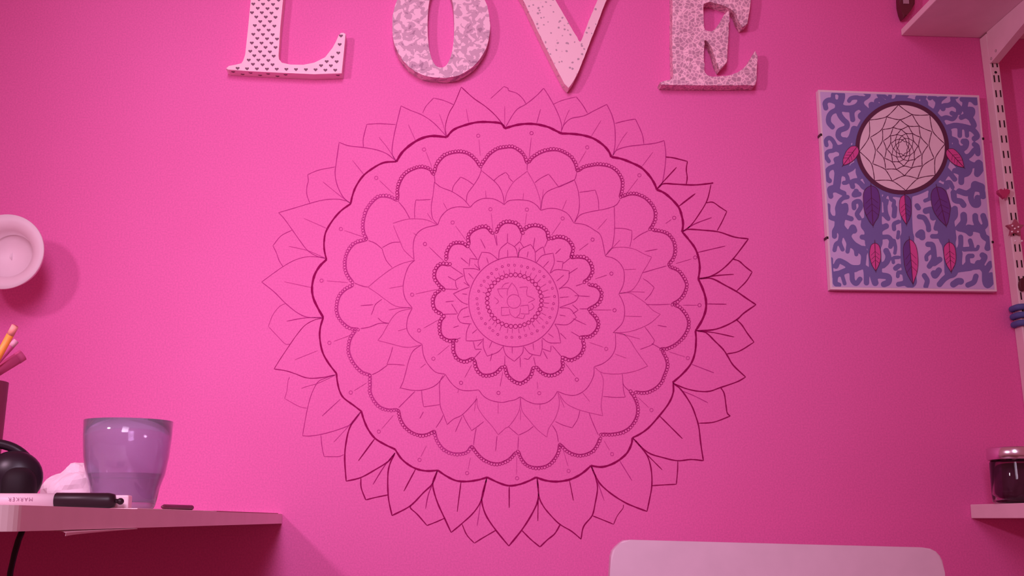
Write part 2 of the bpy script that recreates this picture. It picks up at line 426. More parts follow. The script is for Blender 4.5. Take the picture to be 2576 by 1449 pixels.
for grp, step, r, wd, mm, lw in ((BE, 7.4, 3.6, 1.5, M_PEN, 1.7), (HB, 8.0, 3.9, 1.7, M_PEN, 1.9)):
    for i, s in enumerate(grp):
        p = T(s); mid = ((p[0][0] + p[-1][0]) / 2 * 0.7 + CEN[0] * 0.3, (p[0][1] + p[-1][1]) / 2 * 0.7 + CEN[1] * 0.3)
        ink = Ink(YI); ink.line(offset(p, r + 0.9, mid), lw, smooth=False)
        weak = grp is BE and i in (14, 15, 16, 17, 18, 12)
        sc = ink.build('beaded_scallop', M_PENCIL if weak else mm, mand)
        bd = Ink(YI)
        for c in along(p, step): bd.ring((c[0] + random.uniform(-.4, .4), c[1] + random.uniform(-.4, .4)), r * random.uniform(.85, 1.08), wd, 10)
        bd.build('bead_chain', M_PENCIL if weak else mm, sc)

# thin inner scallop ring and its petals
FS = """1 2168,1085 r2 0,1052 90,1043 180,1055 240,1090 275,1135
2 275,1135 350,1118 430,1125 510,1165 565,1245
2 565,1245 660,1260 740,1305 800,1360 r4 838,290
4 838,290 910,310 970,360 1000,430 995,530 955,620
4 955,620 990,690 1005,770 985,870 905,955
4 925,960 925,1080 890,1160 820,1220 740,1250
4 740,1250 735,1330 690,1420 r6 610,85 550,112 480,108 402,80
6 402,80 370,130 310,175 230,185 160,165 95,125
6 95,125 50,150 0,160 r5 2050,172 1960,155 1900,120 1858,68
5 1858,68 1760,75 1690,60 1630,10 r3 1655,1315
3 1655,1315 1570,1295 1500,1220 1465,1140 1455,1055
3 1455,1055 1380,1010 1325,930 1330,830 1370,740
3 1370,740 1310,660 1290,560 1310,450 1345,370 1392,325
3 1385,320 1378,200 1400,110 1470,50 1590,18
1 1590,1262 1620,1190 1680,1130 1760,1105 1870,1110
1 1870,1110 1920,1060 1990,1032 2070,1035 2130,1060 2168,1085""".split('\n')
ink = Ink(YI)
for s in FS: ink.line(T(s), 1.7)
ink.build('inner_scallop_outline', M_PENCIL, mand)
EP = """2 -35,1060 -15,980 40,890 100,840 160,795|275,1135 272,1050 245,960 215,890 160,795|122,1045 128,985
2 278,1130 290,1040 330,975 430,930 500,900 570,870|570,872 600,960 612,1060 605,1150 570,1240|465,1130 500,1045
2 570,1240 620,1175 720,1145 830,1125 915,1100|915,1100 918,1250 915,1340 r4 900,200 880,240 838,285|r2 770,1300 850,1210
4 840,285 890,225 990,212 1090,230 1170,270 1240,298|1240,298 1200,370 1160,435 1120,520 1060,590 955,615|1000,408 1105,403
4 955,615 1050,610 1120,650 1190,700 1250,760 1315,795|1315,795 1230,870 1130,920 1020,950 905,955|1005,810 1155,815
4 910,955 990,965 1050,1020 1100,1100 1150,1170 1205,1245|1205,1245 1090,1290 960,1312 850,1310 795,1295 745,1255|920,1140 1020,1175
4 795,1295 820,1370 r6 775,100 765,200 778,282|r6 778,282 660,255 560,225 470,175 405,85|r6 610,90 670,165
6 405,85 418,160 410,230 380,310 330,390 315,460|315,460 240,400 170,320 110,240 95,130|257,185 258,230
5 1845,140 1850,210 1900,290 1970,370 2020,440|2020,440 2080,385 r6 0,370 60,290 90,220 95,130|r5 2020,175 2018,265
5 1845,140 1800,195 1720,275 1650,310 1597,355|1597,355 1565,270 1540,200 1535,100 1535,10 1560,-50|1690,65 1685,95
3 1450,1060 1380,1110 1345,1180 1315,1290 1290,1380 1262,1440|r5 1205,50 1300,70 1400,68 1500,30 r3 1655,1320|r3 1485,1225 1440,1260
3 1365,745 1260,770 1200,820 1150,900 1110,970 1070,1022|1070,1022 1180,1050 1290,1078 1360,1080 1450,1060|1320,918 1245,940
3 1392,325 1280,355 1190,400 1080,480 985,560|985,560 1060,610 1140,670 1230,725 1365,740|1290,548 1170,570
1 1590,1262 1500,1220 1400,1208 1310,1215 1200,1248|1205,1265 1240,1350 1270,1420 r3 1300,240 1385,320|r3 1410,110 1380,90
1 1590,1260 1545,1200 1535,1100 1550,1000 1562,890|1562,890 1620,935 1710,970 1790,1020 1835,1060 1870,1105|1675,1135 1640,1070
1 1838,1060 1850,990 1900,920 1945,850 1968,790|1970,790 2080,880 2130,940 2158,1010 2168,1085|2010,1030 2005,965""".split('\n')
for i, s in enumerate(EP): petal(s, ((1.6, 1.7, 1.4) if i in (1, 2, 9, 10, 14, 15) else (1.45, 1.5, 1.3)), 'inner_petal')
EQ = """1 2075,880 2120,840 2180,805|2180,805 2208,835 r2 0,850 35,888
2 225,895 270,860 345,820|345,820 385,870 430,930|280,1120 300,950
2 612,978 680,970 750,958|750,958 775,1040 780,1130
2 920,1290 1000,1293 1068,1310|r4 1068,68 1065,140 1050,210|r4 860,260 965,150
4 1165,485 1210,515 1262,562|1262,562 1230,620 1180,675|960,615 1060,600 1180,603
4 1180,905 1215,950 1265,1022|1265,1022 1240,1060 1140,1100|925,955 1050,985 1140,1010
4 985,1310 990,1390 r6 950,70 965,128|r6 965,128 880,130 780,122
6 590,235 570,310 525,382|525,382 450,360 385,330|420,120 460,215
6 205,370 150,410 80,443|80,443 40,410 0,375|98,230 95,320
5 1725,270 1755,330 1800,405|1800,405 1850,370 1900,330|1840,120 1822,245
5 1385,75 1390,140 1402,208|1402,208 1470,200 1535,190
3 1200,1080 1180,1150 1150,1230|1150,1230 1220,1230 1305,1237
3 1105,665 1050,710 1030,760 1015,800|1070,825 1110,860 1165,875|1365,738 1260,742 1165,758
3 1110,215 1190,175 1265,168|1105,220 1140,320 1195,390
1 1390,1205 1390,1120 1400,1045|1400,1045 1450,1045 1530,1040|1540,1220 1500,1160
1 1715,975 1730,920 1790,845|1790,845 1850,875 1905,915""".split('\n')
for s in EQ: petal(s, (1.55, 1.55, 1.4), 'small_inner_petal')
TAILS = """3 990,155 1050,180 1105,225|3 870,525 930,548 985,560|3 920,920 1000,905 1080,875 1165,873|3 1020,1320 1080,1290 1155,1235
1 1250,1060 1300,1120 1340,1190 1345,1205|5 1195,215 1260,150 1330,80|5 1505,380 1550,310 1560,280|5 1815,530 1825,450 1838,385
6 75,560 80,450|6 410,500 395,420 360,360|6 740,440 700,350 665,260|6 1000,80 960,40 945,15|4 1330,1100 1270,1065 1240,1050
4 1190,710 1280,712 1400,708|4 1160,435 1280,400 1370,375|4 1210,70 1140,105 1080,150|2 965,1040 940,1080 905,1105|2 590,800 575,860 540,885 430,935
2 160,730 158,790|1 1968,760 1968,790|1 1558,820 1566,880 1562,900|5 1720,290 1665,415|5 2010,450 1998,575|5 1400,250 1370,305|4 1180,250 1290,230|4 1290,890 1370,905
3 920,720 1030,712|7 620,170 628,255|7 835,150 820,220|7 1050,200 1020,270|7 1230,360 1175,405|7 1340,570 1280,590|7 1390,780 1310,780|7 1310,1010 1240,970
7 1165,1180 1085,1085|7 945,1250 930,1180|7 690,1250 692,1170|7 435,1190 490,1130|7 270,1040 325,1020|7 170,825 295,822|7 185,615 300,620|7 240,425 345,497
7 390,265 460,365|7 600,150 625,255|7 713,155 713,230|7 940,190 925,285|7 1155,280 1110,325|7 1295,440 1220,490|7 1395,678 1270,670|7 1365,912 1255,860
7 1200,1030 1150,980|7 1045,1195 1010,1130|7 820,1265 818,1180|7 570,1215 585,1150|7 265,935 310,920|7 200,722 270,715|7 220,512 280,545|7 325,355 390,408|7 490,200 530,280""".replace('\n', '|').split('|')
for s in TAILS:
    ink = Ink(YI); ink.line(T(s), 1.8); ink.build('connecting_line', M_PENCIL, mand)
# ring of little petals around the disc
IP = """7 640,375 650,290 713,230|713,230 780,275 800,355|715,290 715,350
7 800,355 820,290 905,245|905,245 940,300 945,395|885,305 875,355
7 950,400 1000,340 1092,318|1092,318 1100,400 1065,485|1055,385 1010,435
7 1065,485 1120,455 1225,465|1225,465 1215,545 1140,620|1180,500 1120,550
7 1140,610 1220,605 1305,670|1305,670 1270,720 1145,768|1145,687 1220,680
7 1145,770 1230,780 1285,850|1285,850 1210,910 1105,905|1145,830 1195,840
7 1105,905 1135,960 1155,1062|1155,1062 1060,1060 1000,1020|1050,985 1095,1015
7 1000,1030 1000,1110 985,1170|985,1170 900,1150 850,1095|925,1065 930,1120
7 845,1090 835,1150 770,1215|770,1215 700,1160 675,1080|752,1095 752,1150
7 675,1095 630,1140 545,1172|545,1172 515,1100 512,1020|585,1050 560,1105
7 510,1035 440,1045 370,1045|370,1045 375,970 400,905|460,950 420,985
7 415,905 330,895 297,850|297,850 330,790 385,765|400,840 345,850
7 385,745 330,720 265,655|265,655 340,620 400,600|380,660 340,655
7 400,595 365,540 347,447|347,447 430,447 485,460|390,485 430,530
7 485,460 470,390 500,310|500,310 570,320 640,375|540,355 555,405
7 770,265 815,222|815,222 850,275|803,350 812,270
7 945,310 975,285 1010,265|1010,265 1025,330
7 395,430 402,362|402,362 470,370|485,455 440,410
7 280,545 310,525 350,505|280,545 290,600 305,612|395,590 350,560
7 1250,745 1300,790|1300,790 1255,820
7 430,1050 445,1115|445,1115 500,1115|505,1045 465,1090
7 1075,1085 1070,1135|1070,1135 1000,1110
7 1120,385 1175,390|1175,390 1165,450
7 850,1190 885,1200|885,1200 920,1160
7 250,740 270,770|270,770 300,820""".split('\n')
for i, s in enumerate(IP): petal(s, (1.75, 1.75, 1.6), 'disc_petal')
ink = Ink(YI); c7 = T('7 765,722')[0]; ink.ring(c7, 113.2, 1.8, 96); ink.build('disc_outline', M_PENCIL, mand)
PN = [(722, 418), (772, 418), (830, 425), (880, 437), (930, 450), (980, 470), (1015, 512), (1065, 557), (1085, 610), (1103, 677), (1095, 737), (1085, 780),
      (1065, 850), (1040, 895), (1010, 930), (960, 962), (915, 985), (865, 1000), (815, 1015), (750, 1015), (703, 1015), (633, 992), (592, 960), (566, 937),
      (530, 903), (497, 858), (478, 815), (470, 778), (463, 740), (460, 695), (475, 633), (495, 585), (520, 550), (552, 518), (582, 487), (622, 452), (670, 430)]
bc = T('7 770,712')[0]
for k, (x, y) in enumerate(PN):
    c = T('7 %d,%d' % (x, y))[0]; dx, dy = bc[0] - c[0], bc[1] - c[1]; L = math.hypot(dx, dy)
    a = (c[0] + dx * 0.11, c[1] + dy * 0.11); e = (bc[0] - dx / L * 73, bc[1] - dy / L * 70)
    k_ = Ink(YI)
    k_.ring(c, 2.7, 1.5, 9)
    if k not in (25, 26, 27, 28, 29): k_.line([a, e], 1.4)
    k_.build('disc_pin', M_PENCIL if k % 3 == 0 or k in (9, 10, 18, 33, 34, 30) else M_FAINT, mand)
ink = Ink(YI)
for k in range(37):
    a = 2 * math.pi * k / 37; ink.ring((bc[0] + 68.5 * math.cos(a), bc[1] + 65 * math.sin(a)), 5.0 * random.uniform(.92, 1.05), 1.7, 14)
ink.build('disc_bead_ring', M_PEN, mand)
ink = Ink(YI); ink.ring(T('8 770,742')[0], 17.2, 1.5, 40)
for s in """840,670 820,590 790,530 740,470|740,470 680,570 670,660|850,540 910,532 970,530|970,530 955,600 960,660|960,660 1020,680 1075,710|1075,710 1030,735 980,760
865,920 930,925 990,925|990,925 985,850 975,790|700,850 720,930 795,985|795,985 850,925 865,840|590,830 585,890 590,950|590,950 650,945 710,935|530,560 610,556 690,555
530,560 560,640 610,690|485,680 545,740 510,780|985,880 1030,860 1065,825|1065,825 1050,795 1030,770|810,975 905,995|905,995 930,935|590,545 630,490 700,470|580,830 640,830 700,830|860,810 920,800 975,795""".replace('\n', '|').split('|'):
    ink.line(T('8 ' + s), 1.5)
ink.build('centre_rosette', M_FAINT, mand)

# ================================================================== LETTERS  L O V E
TH = 0.022
def heart(cx, cy, r):
    out = []
    for k in range(14):
        t = 2 * math.pi * k / 14
        x = 16 * math.sin(t) ** 3; y = 13 * math.cos(t) - 5 * math.cos(2 * t) - 2 * math.cos(3 * t) - math.cos(4 * t)
        out.append((cx + x / 16 * r, cy - y / 16 * r * 0.86))
    return out
def inside(p, poly):
    c = False; n = len(poly); j = n - 1
    for i in range(n):
        if (poly[i][1] > p[1]) != (poly[j][1] > p[1]) and p[0] < (poly[j][0] - poly[i][0]) * (p[1] - poly[i][1]) / (poly[j][1] - poly[i][1]) + poly[i][0]: c = not c
        j = i
    return c
M_LP = mat('white_heart_paper', (0.94, 0.62, 0.72), 0.55)
M_HEART = mat('heart_print', (0.20, 0.075, 0.13), 0.6)
def blotch(name, light, mid, dark, scale, t1, t2, dist=0.6):
    m, nt, b, tc = tree(name, 0.7)
    n = nt.nodes.new('ShaderNodeTexNoise'); n.inputs['Scale'].default_value = scale; n.inputs['Detail'].default_value = 2.5; n.inputs['Distortion'].default_value = dist
    nt.links.new(tc.outputs['Object'], n.inputs['Vector'])
    r = ramp(nt, n.outputs['Fac'], [(0.0, dark), (t1 - .02, dark), (t1, mid), (t2 - .015, mid), (t2, light), (1, light)])
    nt.links.new(r.outputs[0], b.inputs['Base Color']); return m
M_OP = blotch('mottled_rose_paper', (0.86, 0.56, 0.67), (0.58, 0.36, 0.46), (0.40, 0.23, 0.32), 95, 0.36, 0.52)
def flecks(name, light, dark, scale, thr, soft):
    m, nt, b, tc = tree(name, 0.7)
    v = nt.nodes.new('ShaderNodeTexVoronoi'); v.inputs['Scale'].default_value = scale; v.inputs['Randomness'].default_value = 1
    n = nt.nodes.new('ShaderNodeTexNoise'); n.inputs['Scale'].default_value = scale * 1.3; n.inputs['Detail'].default_value = 2
    nt.links.new(tc.outputs['Object'], v.inputs['Vector']); nt.links.new(tc.outputs['Object'], n.inputs['Vector'])
    a = nt.nodes.new('ShaderNodeMath'); a.operation = 'MULTIPLY_ADD'; a.inputs[1].default_value = 0.55
    nt.links.new(n.outputs['Fac'], a.inputs[0]); nt.links.new(v.outputs['Distance'], a.inputs[2])
    r = ramp(nt, a.outputs[0], [(0, dark), (thr, dark), (thr + soft, light), (1, light)])
    nt.links.new(r.outputs[0], b.inputs['Base Color']); return m
M_VP = flecks('pale_sprigged_paper', (0.88, 0.58, 0.66), (0.46, 0.30, 0.37), 135, 0.465, 0.06)
def pebbles(name):
    m, nt, b, tc = tree(name, 0.75)
    v = nt.nodes.new('ShaderNodeTexVoronoi'); v.feature = 'DISTANCE_TO_EDGE'; v.inputs['Scale'].default_value = 165
    w_ = nt.nodes.new('ShaderNodeTexVoronoi'); w_.inputs['Scale'].default_value = 165
    n = nt.nodes.new('ShaderNodeTexNoise'); n.inputs['Scale'].default_value = 500; n.inputs['Detail'].default_value = 2
    for q in (v, w_, n): nt.links.new(tc.outputs['Object'], q.inputs['Vector'])
    a = nt.nodes.new('ShaderNodeMath'); a.operation = 'MULTIPLY_ADD'; a.inputs[1].default_value = -0.22; a.inputs[2].default_value = 0.11
    nt.links.new(n.outputs['Fac'], a.inputs[0])
    c = nt.nodes.new('ShaderNodeMath'); c.operation = 'ADD'; nt.links.new(a.outputs[0], c.inputs[0]); nt.links.new(v.outputs['Distance'], c.inputs[1])
    r = ramp(nt, c.outputs[0], [(0, (0.90, 0.58, 0.68)), (0.07, (0.88, 0.57, 0.67)), (0.15, (0.60, 0.34, 0.46)), (1, (0.56, 0.31, 0.43))])
    bw = nt.nodes.new('ShaderNodeRGBToBW'); nt.links.new(w_.outputs['Color'], bw.inputs[0])
    r2 = ramp(nt, bw.outputs[0], [(0.2, (0.78, 0.72, 0.75)), (0.75, (1.25, 1.2, 1.2))])
    mx = nt.nodes.new('ShaderNodeMix'); mx.data_type = 'RGBA'; mx.blend_type = 'MULTIPLY'; mx.inputs['Factor'].default_value = 0.75
    nt.links.new(r.outputs[0], mx.inputs['A']); nt.links.new(r2.outputs[0], mx.inputs['B']); nt.links.new(mx.outputs['Result'], b.inputs['Base Color'])
    return m
M_EP = pebbles('pebbled_rose_paper')
def letter_prism(name, px, m, inner=None, bevel=0.0012):
    Y = -TH
    if inner is None:
        return prism(name, [W2(x, y, Y) for x, y in px], Y, -0.0005, m, None, bevel)
    bm = bmesh.new()
    lo = [[bm.verts.new((W2(x, y, Y)[0], yy, W2(x, y, Y)[1])) for x, y in lp] for lp in (px, inner) for yy in (Y, -0.0005)]
    n = len(px)
    for k in range(n):
        j = (k + 1) % n
        bm.faces.new((lo[0][k], lo[0][j], lo[2][j], lo[2][k])); bm.faces.new((lo[1][k], lo[3][k], lo[3][j], lo[1][j]))
        bm.faces.new((lo[0][k], lo[1][k], lo[1][j], lo[0][j])); bm.faces.new((lo[2][k], lo[2][j], lo[3][j], lo[3][k]))
    return from_bm(name, bm, m)
def rough_edges(pts, amp, step=5.0):
    out = []
    for a, b in zip(pts, pts[1:] + pts[:1]):
        n = max(1, int(math.dist(a, b) / step))
        for i in range(n):
            t = i / n; j = amp if i else 0
            out.append((a[0] + (b[0] - a[0]) * t + random.uniform(-j, j), a[1] + (b[1] - a[1]) * t + random.uniform(-j, j)))
    return out
Lp = T("L 100,614 128,590 190,582 245,576 265,545 275,490 300,260 325,0 336,-140 320,-190 215,-215 205,-262 735,-262 735,-215 640,-190 628,-140 615,0 590,250 568,500 572,535 600,570 680,588 800,590 900,570 1000,520 1070,430 1115,315 1135,294 1160,292 1180,304 1165,450 1145,660 900,668 600,655 300,640 120,627")
o = letter_prism('letter_l', Lp, M_LP)
tag(o, 'letter L covered in white paper with small dark hearts', 'letter', 'letters spelling LOVE on the wall')
hp = Ink(-TH - 0.0003)
ax, ay, bx, by = 88 / 3.578, 1.6 / 3.578, 38.5 / 3.578, 39.5 / 3.578
h0 = T('L 350,35')[0]
for i in range(-40, 60):
    for j in range(-40, 60):
        c = (h0[0] + ax * i + bx * j - 0.0 * j, h0[1] + ay * i + by * j)
        if not (560 < c[0] < 890 and -80 < c[1] < 200): continue
        c = (c[0] - c[1] * 0.03, c[1])
        h = heart(c[0] + random.uniform(-.5, .5), c[1] + random.uniform(-.4, .4), 5.2)
        if all(inside(q, Lp) for q in h): hp.poly(h)
hp.build('heart_print', M_HEART, o)
# the hearts on the underside of the L
v, f = [], []
pa, pb = P(*T('L 120,627')[0], -TH), P(*T('L 1145,660')[0], -TH); mid_ = P(*T('L 600,655')[0], -TH)
for k in range(13):
    t = (k + .5) / 13; q = pa.lerp(pb, t); zz = pa.z + (mid_.z - pa.z) * t / .47 if t < .47 else mid_.z + (pb.z - mid_.z) * (t - .47) / .53
    i0 = len(v)
    for x, y in heart(0, 0, 0.0031): v.append((q.x + x, -TH * (.35 if k % 2 else .68) + y, zz - 0.0006))
    f.append(tuple(range(i0, i0 + 14)))
pydata('heart_print', v, f, M_HEART, o)

def ell(cx, cy, rx, ry, n=72, amp=0.0, sup=2.0):
    out = []
    for k in range(n):
        a = 2 * math.pi * k / n; c, s_ = math.cos(a), math.sin(a); j = 1 + random.uniform(-amp, amp)
        out.append((cx + rx * j * math.copysign(abs(c) ** (2 / sup), c), cy + ry * j * math.copysign(abs(s_) ** (2 / sup), s_)))
    return out
o = letter_prism('letter_o', ell(1109.5, 64, 123, 132, 72, 0.006, 2.15), M_OP, ell(1109, 64, 33.5, 106, 72, 0, 2.3))
tag(o, 'letter O covered in mottled grey-rose paper', 'letter', 'letters spelling LOVE on the wall')
Vp = T("M 200,0 100,-170 20,-195 10,-240 520,-240 515,-200 420,-180 415,-150 490,0 600,190 715,395 790,190 870,0 915,-120 925,-165 840,-195 840,-240 1120,-240 1118,-200 1050,-180 1010,-120 950,0 830,310 700,640 650,740 612,792 570,752 400,420")
o = letter_prism('letter_v', rough_edges(Vp, 0.5, 9), M_VP)
tag(o, 'letter V covered in pale paper with sparse grey sprigs', 'letter', 'letters spelling LOVE on the wall')
Ep = T("M 1432,740 1500,722 1550,715 1545,400 1545,0 1545,-130 1440,-150 1440,-185 2250,-190 2250,0 2240,80 2220,215 2175,243 2140,190 2110,110 2040,60 1920,22 1860,14 1822,30 1824,150 1830,275 1860,285 1900,290 1960,230 2010,130 2050,92 2056,110 2050,300 2035,560 1972,627 1940,560 1920,480 1880,390 1830,345 1827,500 1832,660 1880,692 2050,685 2160,640 2230,560 2290,455 2312,500 2300,720 2290,765 1870,768 1450,762")
o = letter_prism('letter_e', rough_edges(Ep, 0.6, 7), M_EP)
tag(o, 'letter E covered in densely patterned rose pebbled paper', 'letter', 'letters spelling LOVE on the wall')

# ================================================================== CLIP FRAME WITH DREAMCATCHER
M_WHITE = mat('white_paint', (0.84, 0.68, 0.72), 0.5)
M_SHEET = mat('art_lavender', (0.58, 0.46, 0.74), 0.45)
M_MARGIN = mat('art_paper_margin', (0.80, 0.64, 0.72), 0.5)
M_BLUE = mat('art_blue', (0.18, 0.16, 0.40), 0.5)
M_RING = mat('art_brown', (0.11, 0.03, 0.075), 0.5)
M_DISC = mat('art_pink_paper', (0.80, 0.66, 0.72), 0.5)
M_WEB = mat('art_web_line', (0.12, 0.02, 0.07), 0.5)
M_PURP = mat('art_purple', (0.15, 0.06, 0.28), 0.5)
M_PINKF = mat('art_magenta', (0.66, 0.09, 0.34), 0.5)
FY = -0.012
c4 = [(2058, 226), (2463, 240), (2508, 733), (2089, 728)]
ctr = P(2280, 480, 0)
fr = empty('framed_picture', (ctr.x, FY, ctr.z))
tag(fr, 'blue swirled dreamcatcher picture in a frameless clip frame', 'picture')
prism('backing_board', [W2(x, y, FY) for x, y in c4], FY, -0.001, M_MARGIN, fr)
def inset(k): return [(x + (2280 - x) * k, y + (481 - y) * k) for x, y in c4]
ink = Ink(FY - 0.0002); ink.poly([(2063, 231), (2459, 244), (2502, 728), (2094, 722)]); ink.build('art_sheet', M_SHEET, fr)
SWL = """A 60:150,310 140,240 190,200 270,220 320,260 300,330 230,370 190,430 190,510 240,570|80:340,90 370,130 360,200 330,260|50:250,170 255,110 320,75|50:470,210 500,175 580,165 640,190 700,170 740,130 690,100
A 80:640,190 610,260 540,310 420,320 330,290|60:540,310 510,380 520,470|90:640,290 700,360 640,420|65:330,330 340,400 390,470 440,520 430,580 340,620 320,690 360,740 410,750|80:540,600 510,700 470,760 400,840 320,870
A 50:160,820 150,760 190,720 240,750 280,830 260,890 180,910 150,970 190,1040|60:280,850 340,880 370,950 360,1050 330,1100 250,1120 190,1150 160,1210 170,1280 200,1310|90:330,1110 320,1200 310,1300 290,1400 220,1430|40:290,1050 280,1010 340,990
A 50:400,1340 440,1330 450,1280 420,1230 330,1200|70:330,1150 420,1170 500,1140 540,1100 600,1120 600,1190 620,1250|60:640,1120 690,1200 700,1290 720,1330|60:520,1390 510,1330 570,1310 630,1350 680,1400 760,1330
A 40:770,310 760,260 790,250 810,290|45:860,270 840,210 880,200 960,230 900,170 870,110 910,100 960,150 1020,180 1030,110 970,90|60:1150,90 1140,160 1120,220|50:1200,220 1210,150 1258,130
B 45:0,170 50,130 110,110 140,100|30:20,190 110,200|60:210,170 240,130 300,150 280,190 320,240 300,270|60:380,170 420,130 450,180 500,200 590,140|70:500,200 490,270 470,330|60:560,320 570,280 640,270 700,230 690,150 740,150|70:700,240 770,300 780,360
B 60:820,190 880,180 960,200 1010,240 1000,150 930,140|70:870,220 860,300 880,360 950,400 960,340 920,330|60:810,440 880,420 960,480 990,550 950,480|55:530,470 600,440 690,460 730,410 680,380|65:640,570 720,550 820,560 930,590 1000,640 1030,700 990,730|55:790,580 790,690|50:880,600 890,690
B 70:640,640 650,720 730,760 740,810 790,870 860,850 880,780 840,770|60:790,870 850,980 930,960 1000,880 1040,940 1030,840 990,810|70:850,980 900,1060 1000,1100 1050,1060 1090,1130 1030,1220 1030,1160|70:900,1100 900,1200 820,1240 810,1330|60:720,1170 800,1200|60:620,1170 680,1240 720,1290|60:600,1230 560,1290|50:620,1400 600,1350 650,1330 690,1400|100:1000,1370 1080,1400
C 60:110,130 100,60 150,20 220,60 290,90|50:340,140 270,160 220,220 200,300|60:70,260 70,350 110,420 180,440|70:310,260 310,330 260,400|120:240,300 240,420 230,540 280,620|60:390,440 330,420|60:160,680 160,610 190,560|75:430,600 410,560 380,620 330,660|90:330,660 360,730 420,800 500,850 560,900
C 50:250,660 230,750 180,790 160,870|50:230,770 270,860|50:360,740 340,890|45:450,850 460,930|65:560,850 560,1000 530,1100 400,1110 300,1050 220,1020 180,1090|70:100,1000 100,1120 120,1200 200,1200 330,1150 450,1130|60:180,1200 170,1320 220,1350|45:260,1200 300,1330|60:400,1200 410,1290 460,1330 510,1270|65:590,1120 600,1220 600,1320
C 80:700,1150 700,1250 720,1320|75:700,1220 800,1220 900,1240 900,1310 840,1340|60:460,60 430,110 500,100|55:430,290 430,220 500,200 520,280 470,370 500,430|50:560,460 550,540 590,590|60:620,590 650,640|60:540,690 600,700 650,720|45:840,80 870,90 840,170 870,230 880,190|45:930,90 940,170 980,200 970,260|50:860,250 870,360 900,440 840,380
C 60:990,290 980,400|70:870,540 830,560 760,600|50:980,580 980,510 1040,480|40:1040,620 1030,700|55:840,690 900,690 940,740 930,820|40:980,740 1000,830 990,910|70:870,880 900,950 880,1030 830,1080|40:970,1040 970,980 1040,970|60:1000,1120 1040,1090|45:1030,1230 1040,1180 1100,1180|60:1040,1340 1100,1330
E 60:120,260 140,290|45:230,190 290,160 300,100|75:240,330 320,320 340,420|60:150,410 220,430 270,520 280,590|80:140,660 180,630 190,690|60:380,570 400,500|55:330,680 400,680 460,660|65:270,790 330,800 350,890 350,990 290,1090|45:250,1000 250,950 300,900|70:360,1050 430,1000|75:350,1190 370,1220 420,1150|60:220,1220 260,1290 240,1370
E 70:430,1340 490,1270 560,1220|80:620,1340 680,1300 720,1300|65:820,1350 900,1310 930,1230|70:620,80 640,180 720,200 760,250|70:700,60 800,90 870,60 860,150 900,240 960,240 950,150|70:900,20 1000,40 1030,130|70:640,300 640,400 580,460|80:760,390 760,480 700,560|70:700,570 800,600 850,640|70:920,400 930,480 990,560 1060,520 1030,400
E 75:830,560 1000,600 1040,680 1110,740 1090,840|60:720,690 720,800 680,900|55:850,740 870,840 770,860|40:870,860 940,860 960,820|55:820,1050 820,960 880,950|70:800,1080 930,1100 1000,1060 1050,970 1020,940|75:960,1050 1060,1140 1130,1060|80:850,1110 700,1130|80:1060,1150 1060,1290 1090,1350 1140,1300 1140,1220|80:700,920 690,1100""".split('\n')
DC = (2269.5, 371.5)
